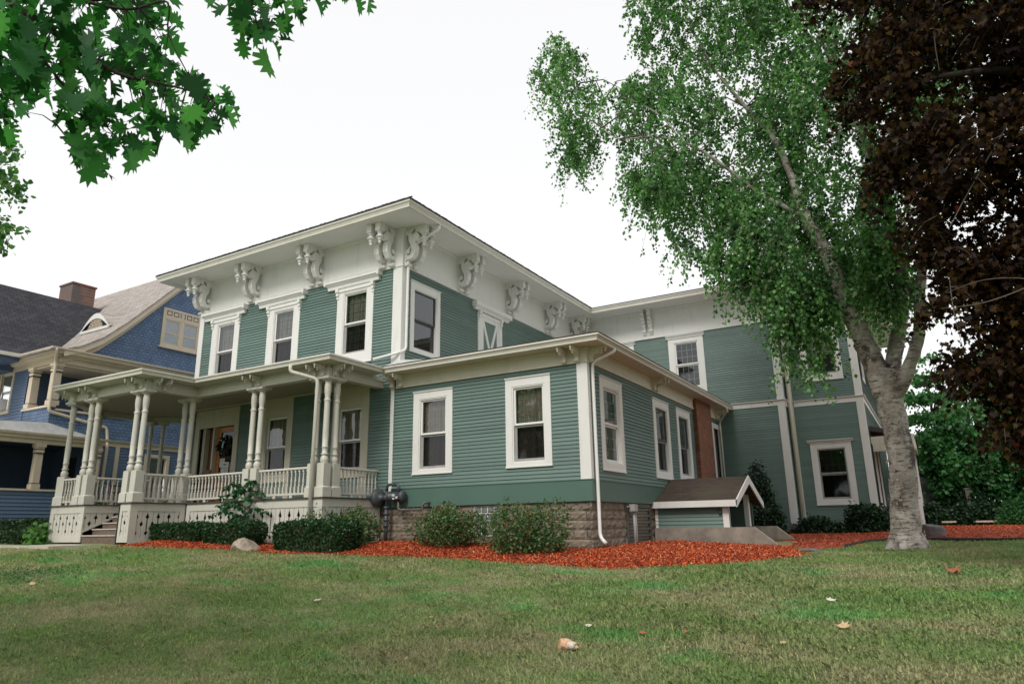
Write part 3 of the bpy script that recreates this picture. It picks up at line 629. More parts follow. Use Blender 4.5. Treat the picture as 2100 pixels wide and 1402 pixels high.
# big scroll brackets: two consoles, two blocks with turned pendants
def ribbon(pts, r):
    L, Rr = [], []
    for i in range(len(pts)):
        a = Vector(pts[max(i-1, 0)]); b = Vector(pts[min(i+1, len(pts)-1)]); d = (b-a).normalized(); n_ = Vector((-d.y, d.x)); p = Vector(pts[i]); L.append(tuple(p+n_*r[i])); Rr.append(tuple(p-n_*r[i]))
    return L, Rr
def add_ribbon(mb, pts, r, t0, t1, T):
    L, Rr = ribbon(pts, r); n = len(pts)
    for i in range(n-1): mb.prism([L[i], L[i+1], Rr[i+1], Rr[i]], t0, t1, T)
def spiral(c, r0, r1, a0, a1, n=14): return [(c[0]+(r0+(r1-r0)*k/n)*math.cos(a0+(a1-a0)*k/n), c[1]+(r0+(r1-r0)*k/n)*math.sin(a0+(a1-a0)*k/n)) for k in range(n+1)]
def scroll_bracket(F, u, z1, gap=.17, parent=house, m='white', th=.085):
    """z1 = soffit height; profile coordinates are (out, down)"""
    mb = MB()
    for s in (-1, 1):
        uc = u+s*gap; T = lambda p, q, t: F(uc+t, p, z1+q)
        up_s = spiral((.42, -.36), .035, .13, R(200), R(-130), 18)          # upper volute, opens outward
        lo_s = spiral((.185, -.80), .14, .035, R(30), R(-330), 18)
        body = [(.335, -.06), (.25, -.12), (.225, -.25), (.255, -.40), (.33, -.53), (.375, -.66), (.36, -.80), (.29, -.925), (.18, -.955), (.09, -.90), (.065, -.80), (.10, -.72), (.17, -.71), (.20, -.77)]
        add_ribbon(mb, body, [.03, .05, .065, .08, .085, .085, .08, .072, .06, .052, .046, .042, .04, .034], -th, th, T)
        mb.prism([(.42+.135*math.cos(a), -.34+.135*math.sin(a)) for a in np.linspace(0, 2*math.pi, 19)[:-1]], -th-.006, th+.006, T)
        mb.prism([(.42+.05*math.cos(a), -.34+.05*math.sin(a)) for a in np.linspace(0, 2*math.pi, 13)[:-1]], -th-.02, th+.02, T)
        mb.prism([(.165+.055*math.cos(a), -.775+.055*math.sin(a)) for a in np.linspace(0, 2*math.pi, 13)[:-1]], -th-.012, th+.012, T)
        mb.prism([(0, -.0), (.40, -.0), (.40, -.07), (.30, -.10), (.20, -.20), (.0, -.25)], -th+.012, th-.012, T)
        mb.prism([(0, -.92), (.14, -.93), (.12, -1.0), (.06, -1.04), (.10, -1.07), (.155, -1.10), (.165, -1.15), (.13, -1.19), (0, -1.19)], -th+.006, th-.006, T)   # foot
        mb.prism([(.135+.045*math.cos(a), -1.135+.045*math.sin(a)) for a in np.linspace(0, 2*math.pi, 11)[:-1]], -th-.012, th+.012, T)
        mb.box(uc-.088, uc+.088, .585, .80, z1-.27, z1, F); mb.box(uc-.06, uc+.06, .40, .585, z1-.20, z1-.002, F)
        cx, cyy, _ = F(uc, .69, 0)
        mb.lathe([(.05, 0), (.088, -.01), (.088, -.045), (.06, -.06), (.055, -.085), (.075, -.12), (.115, -.155), (.115, -.175), (.07, -.20), (.05, -.215), (.07, -.245), (.055, -.275), (.03, -.30), (.048, -.33), (.048, -.35), (.02, -.385)], (cx, cyy, z1-.268), 12)
    return mb
def place_bracket(F, u, z1): return scroll_bracket(F, u, z1).build('bracket', 'white', house)
for u in (-13.00, -15.95, -18.88, -21.50): place_bracket(FF, u, ZS)
for u in (15.30, 18.05, 21.10, 24.10, 26.4): place_bracket(FS, u, ZS)
# rear block's slim turned consoles
def drop_console(F, u, ztop):
    pr = [(0, 0), (.40, 0), (.40, -.05), (.34, -.09)]
    for k in range(5):
        zc = -.15-.185*k; rr = .085-.006*k; w = .27-.045*k
        pr += [(w+rr*math.sin(a), zc+rr*math.cos(a)) for a in np.linspace(.35, math.pi-.35, 7)]
    pr += [(.03, -1.06), (0, -1.06)]
    mb = MB(); mb.prism(pr, -.075, .075, lambda p, q, t: F(u+t, p+.05, ztop+q)); return mb
for u in (-9.42, -9.14, -4.76, -4.49): drop_console(FR, u, ZS).build('bracket', 'white', house)
for u in (-3.9, -3.6, -2.2, -1.95): drop_console(FQ, u, ZS).build('bracket', 'white', house)

# small scroll brackets of the wing and the porch
def small_bracket(F, u, w0, ztop, out=.44, drop=.36, th=.045, pend=True):
    mb = MB(); T = lambda p, q, t: F(u+t, w0+p, ztop+q); k = out/.44; d = drop/.36
    mb.prism([(0, 0), (.40*k, 0), (.41*k, -.03*d), (.36*k, -.05*d), (.30*k, -.06*d), (.27*k, -.12*d), (.20*k, -.17*d), (.13*k, -.19*d), (.085*k, -.25*d), (.10*k, -.30*d), (.085*k, -.345*d), (.03*k, -.36*d), (0, -.36*d)], -th, th, T)
    c = (.20*k, -.105*d)
    mb.prism([(c[0]+.085*math.cos(a)*k, c[1]+.075*d*math.sin(a)) for a in np.linspace(0, 2*math.pi, 15)[:-1]], -th-.012, th+.012, T)
    mb.prism([(.065*k+.045*math.cos(a), -.31*d+.045*math.sin(a)) for a in np.linspace(0, 2*math.pi, 11)[:-1]], -th-.01, th+.01, T)
    if pend:
        for w, dz in ((.40*k, 0.0), (.30*k, -.055*d)):
            cx, cyy, _ = F(u, w0+w, 0); mb.lathe([(.028, 0), (.028, -.03), (.016, -.04), (.033, -.062), (.033, -.078), (.014, -.095), (.014, -.105), (.022, -.118), (.012, -.14)], (cx, cyy, ztop+dz), 8)
    return mb
for u in (-12.70, -12.38, -7.28, -6.93): small_bracket(FF, u, .05, 4.16, .46, .37).build('bracket', 'cream', house)
for u in (15.12, 19.55, 19.85, 26.6, 26.9): small_bracket(FW, u, .05, 4.16, .46, .37).build('bracket', 'cream', house)

# shuttered window in the side wall
mb = MB(); F = FS; mb.box(19.0, 19.22, 0, .05, 4.75, 7.12, F); mb.box(20.34, 20.56, 0, .05, 4.75, 7.12, F); mb.box(19.22, 20.34, 0, .048, 6.98, 7.119, F)
mb.prism([(0, 7.14), (.10, 7.14), (.12, 7.20), (.19, 7.26), (.21, 7.26), (.21, 7.40), (0, 7.40)], 18.75, 20.95, lambda p, q, t: F(t, p, q)); mb.box(18.68, 18.75, 0, .215, 7.22, 7.402, F); mb.box(20.95, 21.02, 0, .215, 7.22, 7.402, F)
for uc in (19.08, 20.48):
    for k, (dw, dz, hh) in enumerate(((.13, 0, .12), (.10, .12, .11), (.07, .23, .10))): mb.box(uc-.055+k*.006, uc+.055-k*.006, 0, dw, 7.14-dz-hh, 7.14-dz-.004*k, F)
sh = mb.build('blind_window', 'white', house); sh['label'] = 'boarded window with crossed white battens over green panels'
g = MB(); g.box(19.22, 20.34, -.03, .012, 4.75, 6.98, F); g.build('panel', 'siding', sh)
g = MB(); sash_frame(g, F, 19.225, 20.335, 4.6, 6.97, .012, .04, .12, .2)
for a, b in (((19.34, 6.86), (19.80, 5.7)), ((20.22, 6.86), (19.76, 5.7))):
    d = Vector((b[0]-a[0], b[1]-a[1])).normalized(); n_ = Vector((-d.y, d.x))*.06
    g.prism([(a[0]+n_.x, a[1]+n_.y), (b[0]+n_.x, b[1]+n_.y), (b[0]-n_.x, b[1]-n_.y), (a[0]-n_.x, a[1]-n_.y)], .012, .035 if a[0] < 19.5 else .038, lambda p, q, t: F(p, t, q))
g.build('batten', 'white', sh)

# foundation of rock-faced blocks
def block_wall(mb, F, u0, u1, z0, z1, h=.21, L=.46, bul=.035):
    rows = max(1, round((z1-z0)/h)); hh = (z1-z0)/rows
    for r_ in range(rows):
        u = u0-(L*.5 if r_ % 2 else 0)
        while u < u1:
            a, b = max(u, u0)+.006, min(u+L, u1)-.006; u += L
            if b-a < .06: continue
            za, zb = z0+r_*hh+.006, z0+(r_+1)*hh-.006; nu, nz = 6, 4; vs = []
            for j in range(nz+1):
                for i in range(nu+1):
                    e_ = (i in (0, nu)) or (j in (0, nz)); w = .006 if e_ else bul*(.35+random.random()*1.0)
                    vs.append(F(a+(b-a)*i/nu, w, za+(zb-za)*j/nz))
            fs = [(j*(nu+1)+i, j*(nu+1)+i+1, (j+1)*(nu+1)+i+1, (j+1)*(nu+1)+i) for j in range(nz) for i in range(nu)]
            mb.add(vs, fs)
f_ = MB(); f_.box(-13.4, WX-.06, 0, -.2, -1.1, .53, front(HY+.05)); f_.box(HY+.05, RY, -.2, 0, -1.1, .53, side(WX-.05)); fo = f_.build('foundation', 'mortar', house)
mb = MB(); Ff = front(HY+.045); Fs_ = side(WX-.045)
block_wall(mb, Ff, -13.4, -10.0, -.75, .515); block_wall(mb, Ff, -9.22, WX-.045, -.75, .515); block_wall(mb, Ff, -10.0, -9.22, -.75, -.24); mb.build('stone_block', 'stone', fo); mb = MB()
block_wall(mb, Fs_, HY-.045, 17.1, -.75, .515); block_wall(mb, Fs_, 18.95, RY, -.75, .515); mb.build('stone_block', 'stone', fo)
# glass-block basement window
gb = MB(); sash_frame(gb, Ff, -10.02, -9.2, -.26, .50, 0, .03, .03); gw = gb.build('basement_window', 'mortar', house)
g = MB()
for i in range(4):
    for j in range(4):
        a = -9.99+i*.19; z = -.23+j*.178; g.prism([(a+.008, z+.008), (a+.18, z+.008), (a+.18, z+.168), (a+.008, z+.168)], 0, .012, lambda p, q, t: Ff(p, t, q)); g.box(a+.03, a+.158, .012, .022, z+.03, z+.146, Ff)
g.build('glass_block', 'blockglass', gw)
g = MB()
for i in range(5): g.box(-9.994+i*.19-.006, -9.994+i*.19+.01, -.005, .016, -.23, .48, Ff)
for j in range(5): g.box(-9.99, -9.23, -.005, .0165, -.236+j*.178, -.222+j*.178, Ff)
g.build('mortar_joint', 'acwhite', gw)
# louvred basement vent
mb = MB(); sash_frame(mb, Fs_, 17.12, 18.85, -.62, .50, -.02, .05, .09, .09); lv = mb.build('basement_vent', 'louver', house)
g = MB()
for k in range(6): z = -.5+k*.165; g.add([Fs_(17.21, .045, z), Fs_(18.76, .045, z), Fs_(18.76, -.05, z+.15), Fs_(17.21, -.05, z+.15), Fs_(17.21, .06, z+.012), Fs_(18.76, .06, z+.012), Fs_(18.76, -.04, z+.162), Fs_(17.21, -.04, z+.162)], [(0, 1, 2, 3), (4, 5, 6, 7), (0, 1, 5, 4)])
g.build('louver', 'louver', lv); mb = MB(); mb.box(17.2, 18.8, -.3, -.12, -.6, .48, Fs_); mb.build('reveal', 'room', lv)
# brick chimney breast on the wing
mb = MB(); mb.box(23.7, 25.55, -.1, .16, -.6, 4.155, FW); mb.build('chimney_breast', 'brick', house)
# side door by the chimney
mb = MB(); mb.box(26.0, 26.2, 0, .05, .6, 3.6, FW); mb.box(26.95, 27.12, 0, .05, .6, 3.6, FW); mb.box(26.2, 26.95, 0, .048, 3.42, 3.599, FW); sd_ = mb.build('side_door', 'white', house)
mb = MB(); mb.box(26.2, 26.95, -.12, -.06, .6, 3.42, FW); mb.build('door_leaf', 'darksash', sd_)
# downspouts
def spout(pts, r=.042, m='gutter', straps=()):
    mb = MB(); P = [Vector(pts[0])]
    for i in range(1, len(pts)-1):
        a, b, c = (Vector(p) for p in pts[i-1:i+2]); k = min(.12, (a-b).length*.45, (c-b).length*.45)
        for t in (0, .25, .5, .75, 1):
            p0 = b+(a-b).normalized()*k; p1 = b+(c-b).normalized()*k; P.append(p0*(1-t)**2+b*2*t*(1-t)+p1*t*t)
    P.append(Vector(pts[-1])); mb.tube(P, r, 10); return mb.build('downspout', m, house, True)
spout([(HX1+1.08, 15.35, 8.66), (HX1+1.08, 15.33, 8.50), (HX1+.12, 15.13, 8.05), (HX1+.10, 15.13, 4.92), (HX1-.02, 14.88, 4.80), (HX1-.7, 14.66, 4.66)], .042, 'vinyl')
spout([(WX+.54, 15.52, 4.17), (WX+.54, 15.50, 4.08), (WX+.09, 15.17, 3.80), (WX+.09, 15.17, -.28), (WX+.26, 15.08, -.42)], .042, 'vinyl')
spout([(WX+.54, 26.4, 4.17), (WX+.54, 26.42, 4.02), (WX+.10, 26.98, 3.72), (WX+.10, 26.98, .5)], .04, 'gutter')
spout([(RX+.12, QY-.14, 8.6), (RX+.12, QY-.14, -.2)], .075, 'cream')
# ---------------------------------------------------------------- porch
ZD, ZR, ZC = .77, 1.55, 3.85                                             # deck, top of rail, bottom of the beam
beam_path = [(-13.21, HY), (-13.21, 12.95), (-18.60, 12.95), (-18.60, 11.35), (-22.35, 11.35), (-24.2, 13.2), (-24.2, 15.1), (-22.45, 16.85), (HX0, 16.85)]
deck_poly = [(-13.0, HY-.03), (-13.0, 12.76), (-18.38, 12.76), (-18.38, 11.14), (-18.99, 11.14), (-18.99, 12.55), (-20.62, 12.55), (-20.62, 11.14), (-22.44, 11.14), (-24.42, 13.12), (-24.42, 15.2), (-22.5, 17.1), (HX0-.05, 17.1), (HX0-.05, HY-.03)]
mb = MB(); mb.prism(deck_poly, ZD-.035, ZD, lambda p, q, t: (p, q, t)); mb.build('porch_deck', 'deck', house)
# skirt of saw-cut boards: band, then boards with keyholes and diamonds
def skirt(a, b, zt, zbot, parent, cut=None, name='porch_skirt', frame_w=.16):
    a, b = Vector(a), Vector(b); L = (b-a).length; d = (b-a)/L; nrm = Vector((-d.y, d.x)); L -= .0415
    F = lambda u, w, z: (a.x+d.x*u+nrm.x*w, a.y+d.y*u+nrm.y*w, z)
    mb = MB(); mb.box(0, L, -.04, .0, zt-.20, zt, F)
    H = lambda u: zbot if cut is None else max(zbot, cut(u))
    if cut is None: mb.box(0, frame_w, -.04, .0, zbot, zt-.201, F); mb.box(L-frame_w, L, -.04, .0, zbot, zt-.201, F); mb.box(frame_w, L-frame_w, -.038, -.001, zbot, zbot+.17, F)
    o = mb.build(name, 'porch', parent)
    g = MB(); w = .165; u0 = frame_w if cut is None else .0; u1 = L-frame_w if cut is None else L; n = max(1, int(round((u1-u0)/w))); w = (u1-u0)/n; zt2 = zt-.205; zb2 = (zbot+.175) if cut is None else zbot
    hgt = zt2-(zbot+.17)
    for k in range(n):
        ua, ub = u0+k*w, u0+(k+1)*w; e_ = .006
        # each board's two long edges carry half a keyhole; alternate edges carry a half diamond
        def edge_(u, sgn, key):
            z0, z1 = H(u)+.001, zt2
            if z1-z0 < .05: return []
            pts = [(z0, e_)]
            def put(zc, hw, hz): pts.extend([(zc-hz, e_), (zc, hw), (zc+hz, e_)])
            if key:
                pts.extend([]) 
                put(zt2-hgt*.80, .058, .07)
                pts.extend([(zt2-hgt*.70, .02), (zt2-hgt*.27, .02), (zt2-hgt*.22, .06), (zt2-hgt*.13, .026), (zt2-hgt*.06, e_)])
            else: put(zt2-hgt*.47, .055, .075)
            pts.append((z1, e_)); pts = [p for p in pts if z0 <= p[0] <= z1]
            return [(u+sgn*h, z) for z, h in pts]
        Lp = edge_(ua, 1, k % 2 == 0); Rp = edge_(ub, -1, k % 2 == 1)
        if not Lp or not Rp: continue
        # strips between the two edges at all breakpoints keep the polygon convex enough
        zsb = sorted(set([z for _, z in Lp]+[z for _, z in Rp]))
        fl = lambda P, z: float(np.interp(z, [q[1] for q in P], [q[0] for q in P]))
        for z0, z1 in zip(zsb[:-1], zsb[1:]):
            if z1-z0 < 1e-5: continue
            g.add([F(fl(Lp, z0), -.018, z0), F(fl(Rp, z0), -.018, z0), F(fl(Rp, z1), -.018, z1), F(fl(Lp, z1), -.018, z1)], [(0, 1, 2, 3)])
            for P in (Lp, Rp): g.add([F(fl(P, z0), -.018, z0), F(fl(P, z1), -.018, z1), F(fl(P, z1), -.04, z1), F(fl(P, z0), -.04, z0)], [(0, 1, 2, 3)])
    g.build('sawn_boards', 'porch', o)
    if cut is not None:
        t = MB(); t.prism([(0, H(0)-.05), (L, H(L)-.05), (L, H(L)+.01), (0, H(0)+.01)], -.045, .004, lambda p, q, w_: F(p, w_, q)); t.build('stringer', 'porch', o)
    return o
zt = ZD-.036
skirt((-13.05, HY-.05), (-13.05, 12.80), zt, -.62, house); skirt((-13.05, 12.80), (-18.43, 12.80), zt, -.55, house); skirt((-18.43, 12.80), (-18.43, 11.18), zt, -.35, house)
skirt((-18.43, 11.18), (-18.95, 11.18), zt, -.27, house, frame_w=.1); skirt((-20.66, 11.18), (-22.42, 11.18), zt, -.26, house); skirt((-22.42, 11.18), (-24.38, 13.14), zt, -.25, house)
skirt((-24.38, 13.14), (-24.38, 15.2), zt, -.25, house)
skirt((-20.66, 12.55), (-20.66, 11.18), zt, -.26, house, cut=lambda u: .66-.62*(u/1.37)*1.02)
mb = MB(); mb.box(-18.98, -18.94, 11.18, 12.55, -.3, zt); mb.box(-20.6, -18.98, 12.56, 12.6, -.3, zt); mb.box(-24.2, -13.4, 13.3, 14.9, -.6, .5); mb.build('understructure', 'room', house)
# steps
mb = MB(); nz = MB(); n = 6; rise = (ZD+.24)/n
for k in range(n-1):
    y = 11.2+k*.265; z = -.24+(k+1)*rise
    mb.box(-20.6, -18.99, y, 12.56, -.35, z-.035); nz.box(-20.61, -18.985, y-.03, y+.27, z-.034, z)
st = mb.build('porch_steps', 'step', house); nz.build('tread', 'nosing', st)
# columns with pedestals
def column(parent=house):
    mb = MB(); mb.box(-.12, .12, -.12, .12, ZD+.27, 1.60); mb.box(-.15, .15, -.15, .15, ZD+.001, ZD+.24)
    mb.add([(-.15, -.15, ZD+.24), (.15, -.15, ZD+.24), (.15, .15, ZD+.24), (-.15, .15, ZD+.24), (-.12, -.12, ZD+.271), (.12, -.12, ZD+.271), (.12, .12, ZD+.271), (-.12, .12, ZD+.271)], [(0, 1, 5, 4), (1, 2, 6, 5), (2, 3, 7, 6), (3, 0, 4, 7)])
    mb.box(-.115, .115, -.115, .115, 1.60, 1.62)
    mb.lathe([(.085, 1.62), (.115, 1.65), (.125, 1.70), (.115, 1.75), (.085, 1.79), (.075, 1.81), (.115, 1.83), (.115, 1.855), (.08, 1.87), (.085, 1.96), (.09, 2.0), (.10, 2.01), (.10, 2.03), (.088, 2.04), (.092, 2.4), (.085, 3.20), (.105, 3.215), (.105, 3.245), (.085, 3.26), (.078, 3.30), (.095, 3.40), (.105, 3.50), (.106, 3.60), (.096, 3.66), (.085, 3.68), (.105, 3.70), (.105, 3.745)], n=16)
    mb.box(-.15, .15, -.15, .15, 3.745, 3.785); mb.box(-.19, .19, -.19, .19, 3.785, ZC-.002)
    mb.v = [((x*.84, y*.84, z) if 1.621 < z < 3.75 else (x*.9, y*.9, z) if z >= 3.75 else (x, y, z)) for x, y, z in mb.v]
    o = mb.build('porch_column', 'porch', house, False, loc=(0, 0, 0)); 
    for p in o.data.polygons: p.use_smooth = len(p.vertices) == 4 and abs(p.normal.z) < .9 and p.area < .02
    return o
col0 = column(); first = True
spots = [(-22.33, 11.37, R(22.5)), (-21.27, 11.35, 0), (-20.93, 11.35, 0), (-18.94, 11.35, 0), (-18.58, 11.35, 0), (-19.14, 12.95, 0), (-18.78, 12.95, 0), (-16.04, 12.95, 0), (-15.72, 12.95, 0), (-13.56, 12.95, 0), (-13.21, 12.95, 0), (-13.21, 13.29, 0),
         (-24.18, 13.2, R(22.5)), (-24.18, 15.1, R(22.5)), (-23.9, 15.38, R(45)), (-22.45, 16.82, R(22.5))]
for k, (x, y, a) in enumerate(spots):
    o = col0 if k == 0 else copy_part(col0, house); o.location = Vector((x, y, 0))-origin_of(house); o.rotation_euler = (0, 0, a)
# railings
bal = MB(); zb_ = ZD+.14
bal.box(-.025, .025, -.025, .025, zb_-.01, zb_+.16); bal.lathe([(.02, zb_+.16), (.03, zb_+.18), (.017, zb_+.21), (.026, zb_+.27), (.021, zb_+.36), (.016, zb_+.42), (.027, zb_+.435), (.016, zb_+.45), (.022, zb_+.50), (.025, zb_+.52)], n=8); bal.box(-.025, .025, -.025, .025, zb_+.52, ZR-.055)
bal0 = None
def rail(a, b, label=None):
    global bal0
    a, b = Vector(a), Vector(b); L = (b-a).length; d = (b-a)/L; nr = Vector((-d.y, d.x)); F = lambda u, w, z: (a.x+d.x*u+nr.x*w, a.y+d.y*u+nr.y*w, z)
    mb = MB(); mb.prism([(-.045, ZR-.055), (.045, ZR-.055), (.05, ZR-.03), (.035, ZR), (-.035, ZR), (-.05, ZR-.03)], 0, L, lambda p, q, t: F(t, p, q)); mb.box(0, L, -.04, .04, zb_-.06, zb_-.01, F)
    for t in (.33, .66): mb.box(L*t-.05, L*t+.05, -.035, .035, ZD+.001, zb_-.06, F)
    o = mb.build('railing', 'porch', house); n = max(2, int(round(L/.145)))
    for k in range(n):
        u = L*(k+.5)/n; p = Vector(F(u, 0, 0))
        if bal0 is None: bal0 = bal.build('baluster', 'porch', o, False, loc=(0, 0, 0)); q = bal0
        else: q = bal0.copy(); link(q, o)
        q.parent = o; q.location = p-origin_of(house); q.rotation_euler = (0, 0, math.atan2(d.y, d.x))
for a, b in [((-13.21, 13.44), (-13.21, HY-.02)), ((-13.70, 12.95), (-15.58, 12.95)), ((-16.18, 12.95), (-18.64, 12.95)), ((-18.58, 12.81), (-18.58, 11.5)), ((-21.42, 11.35), (-22.18, 11.35)),
             ((-20.85, 11.50), (-20.85, 13.1)), ((-18.98, 11.5), (-18.98, 12.8)), ((-22.45, 11.5), (-24.08, 13.1)), ((-24.2, 13.36), (-24.2, 14.94)), ((-23.78, 15.5), (-22.58, 16.7))]: rail(a, b)
# beam, ceiling, eaves, roof
mb = MB(); mb.sweep(beam_path, [(-.12, ZC), (.12, ZC), (.12, 4.03), (.14, 4.03), (.14, 4.06), (-.12, 4.06)]); mb.build('porch_beam', 'porch', house)
mb = MB(); mb.sweep(beam_path, [(-.10, 4.06), (.09, 4.06), (.09, 4.17), (-.10, 4.17)]); mb.build('frieze', 'porch', house)
ceil_poly = [(-13.1, HY-.02), (-13.1, 12.85), (-18.5, 12.85), (-18.5, 11.25), (-22.4, 11.25), (-24.3, 13.15), (-24.3, 15.2), (-22.5, 16.95), (HX0-.05, 16.95), (HX0-.05, HY-.02)]
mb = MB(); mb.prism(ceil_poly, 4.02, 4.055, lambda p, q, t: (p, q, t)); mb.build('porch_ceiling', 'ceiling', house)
pe = [(-13.1, HY-.45), (-13.1, 12.85), (-18.5, 12.85), (-18.5, 11.25), (-22.37, 11.25), (-24.3, 13.18), (-24.3, 15.2), (-22.5, 17.0), (HX0, 17.0)]
mb = MB(); mb.sweep(pe, [(0, 4.15), (.40, 4.17), (.40, 4.20), (0, 4.20)]); mb.build('soffit', 'porch', house)
mb = MB(); z = 4.165; h = .13
mb.sweep(pe, [(.40, z), (.44, z), (.445, z+h*.25), (.46, z+h*.55), (.49, z+h*.75), (.49, z+h), (.475, z+h), (.475, z+h*.85), (.40, z+h*.8)]); mb.build('gutter', 'gutter', house)
rp = MB(); rp.sweep(pe, [(.47, 4.30), (.47, 4.31), (-1.6, 4.42), (-1.6, 4.38)]); rp.build('porch_roof', 'metalroof', house)
# brackets over the columns
for u in (-22.05, -21.27, -20.93, -18.94, -18.62, -16.04, -15.72, -13.56, -13.26):
    yb = 11.25 if u < -18.0 and u not in (-16.04, -15.72) and u < -18.5 else 12.85
    small_bracket(front(yb), u, .0, 4.155, .40, .30, .04).build('bracket', 'porch', house)
for yv, X in ((11.45, -18.48), (11.75, -18.48), (13.0, -13.08), (13.29, -13.08)): small_bracket(side(X), yv, 0, 4.155, .40, .30, .04).build('bracket', 'porch', house)
def rot_front(cx, cyy, ang):
    ca, sa = math.cos(ang), math.sin(ang); return lambda u, w, z: (cx+ca*u+sa*w, cyy+sa*u-ca*w, z)
for s in (-.14, .14): small_bracket(rot_front(-22.6, 11.46, R(-45)), s, 0, 4.155, .40, .30, .04).build('bracket', 'porch', house)
spout([(-14.05, 12.40, 4.17), (-14.05, 12.40, 4.0), (-13.40, 12.76, 3.78), (-13.40, 12.72, -.45)], .05, 'porch')
# panelled surround over door and lower windows, and the door itself
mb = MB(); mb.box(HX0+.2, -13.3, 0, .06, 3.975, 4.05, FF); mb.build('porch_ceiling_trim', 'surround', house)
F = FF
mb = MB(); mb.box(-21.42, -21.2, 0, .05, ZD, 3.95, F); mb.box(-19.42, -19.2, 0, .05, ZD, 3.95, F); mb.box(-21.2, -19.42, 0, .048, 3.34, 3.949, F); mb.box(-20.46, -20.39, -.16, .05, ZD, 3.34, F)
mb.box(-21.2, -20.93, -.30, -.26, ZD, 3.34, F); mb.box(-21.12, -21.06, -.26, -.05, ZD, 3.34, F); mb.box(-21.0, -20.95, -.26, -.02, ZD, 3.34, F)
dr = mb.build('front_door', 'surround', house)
g = MB(); sash_frame(g, F, -20.385, -19.425, ZD+.01, 3.33, -.14, -.09, .16, .62); g.box(-20.2, -19.6, -.13, -.10, ZD+.18, ZD+.5, F); g.box(-20.225, -19.585, -.14, -.092, 1.40, 1.56, F); leaf_ = g.build('door_leaf', 'doorwood', dr)
MB().quad(F(-20.23, -.12, 1.5), F(-19.58, -.12, 1.5), F(-19.58, -.12, 3.2), F(-20.23, -.12, 3.2)).build('pane', 'screen', leaf_)
g = MB(); g.lathe([(.012, 0), (.012, .05), (.03, .06), (.03, .09), (.015, .1)], F(-20.31, -.09, 1.75), 10, 'y'); g.build('handle', 'iron', leaf_)
g = MB(); g.box(-20.93, -20.46, -.22, -.18, ZD, 3.33, F); g.build('sidelight', 'doordark', dr)
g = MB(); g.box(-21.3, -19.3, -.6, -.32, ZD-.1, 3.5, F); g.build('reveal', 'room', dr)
# things hung on the door
wr = thing('wreath', 'dark leafy wreath with a pale ribbon bow hung on the front door glass', 'wreath', F(-19.92, -.06, 2.72))
t = MB(); t.tube([(-19.92+.21*math.cos(a), HY+.06, 2.72+.21*math.sin(a)) for a in np.linspace(0, 2*math.pi, 25)], .045, 8); t.build('ring', 'wreath', wr, True)
aa = rng.uniform(0, 6.28, 420); rr = .21+rng.normal(0, .04, 420)
leaves('wreath_leaves', np.stack([-19.92+rr*np.cos(aa), HY+.04-np.abs(rng.normal(0, .03, 420)), 2.72+rr*np.sin(aa)], 1), .09, 'wreath', wr, OVAL, .2)
t = MB(); t.prism([(0, 0), (.13, .08), (.13, -.06)], 0, .02, lambda p, q, t_: (-19.95+p, HY-.03+t_, 2.86+q)); t.prism([(0, 0), (-.12, .07), (-.12, -.07)], 0, .02, lambda p, q, t_: (-19.95+p, HY-.03+t_, 2.86+q)); t.prism([(-.02, 0), (.05, 0), (-.05, -.42), (-.13, -.38)], .022, .03, lambda p, q, t_: (-19.95+p, HY-.03+t_, 2.86+q)); t.build('bow', 'ribbon', wr)
def notice(x0, x1, z0, z1, w, label, lines):
    t = MB(); t.box(x0, x1, w, w+.004, z0, z1, F); o = t.build('paper_notice', 'paper'); tag(o, label, 'notice')
    t = MB()
    for (a, b, z, hh) in lines:
        u = a
        while u < b: L = random.uniform(.012, .03); t.box(u, min(b, u+L), w+.004, w+.006, z, z+hh*random.uniform(.6, 1), F); u += L+.008
    t.build('printed_lines', 'ink', o)
notice(-20.20, -19.95, 2.02, 2.30, -.112, 'blank-looking upper paper notice taped on the door glass', [(-20.15, -20.0, 2.23, .015)])
notice(-20.06, -19.73, 1.78, 2.17, -.104, 'lower paper notice with black heading overlapping another sheet', [(-19.98, -19.83, 2.07, .05), (-20.03, -19.76, 1.97, .025), (-20.0, -19.78, 1.88, .028)])
# porch chairs behind the rails
def chair(x, y, a, label):
    t = thing('porch_chair', label, 'chair', (x, y, ZD), 'dark chairs on the porch')
    ca, sa = math.cos(a), math.sin(a); G = lambda u, w, z: (x+ca*u-sa*w, y+sa*u+ca*w, ZD+z)
    m_ = MB(); m_.prism([(-.27, .40), (.25, .44), (.25, .47), (-.27, .43)], -.27, .27, lambda p, q, t_: G(t_, p, q)); m_.build('seat', 'wood_dark', t)
    m_ = MB(); 
    for k in range(6): m_.prism([(-.25, .45), (-.23, .45), (-.36, 1.02), (-.38, 1.02)], -.25+k*.088, -.19+k*.088, lambda p, q, t_: G(t_, p, q))
    m_.prism([(-.36, .98), (-.33, .98), (-.36, 1.10), (-.39, 1.10)], -.28, .28, lambda p, q, t_: G(t_, p, q)); m_.build('backrest', 'wood_dark', t)
    for s in (-1, 1):
        for w in (-.24, .24): m_ = MB(); m_.tube([G(s*.26, w, .002), G(s*.26, w, .65 if w > 0 else .5)], .025, 8); m_.build('leg', 'wood_dark', t)
        m_ = MB(); m_.box(s*.28-.045, s*.28+.045, -.30, .30, .65, .68, G); m_.build('arm', 'wood_dark', t)
chair(-22.3, 13.2, R(200), 'dark red wooden porch chair behind the railing beside the steps')
chair(-20.0, 14.1, R(170), 'dark red wooden porch chair nearer the front door, against the wall side')
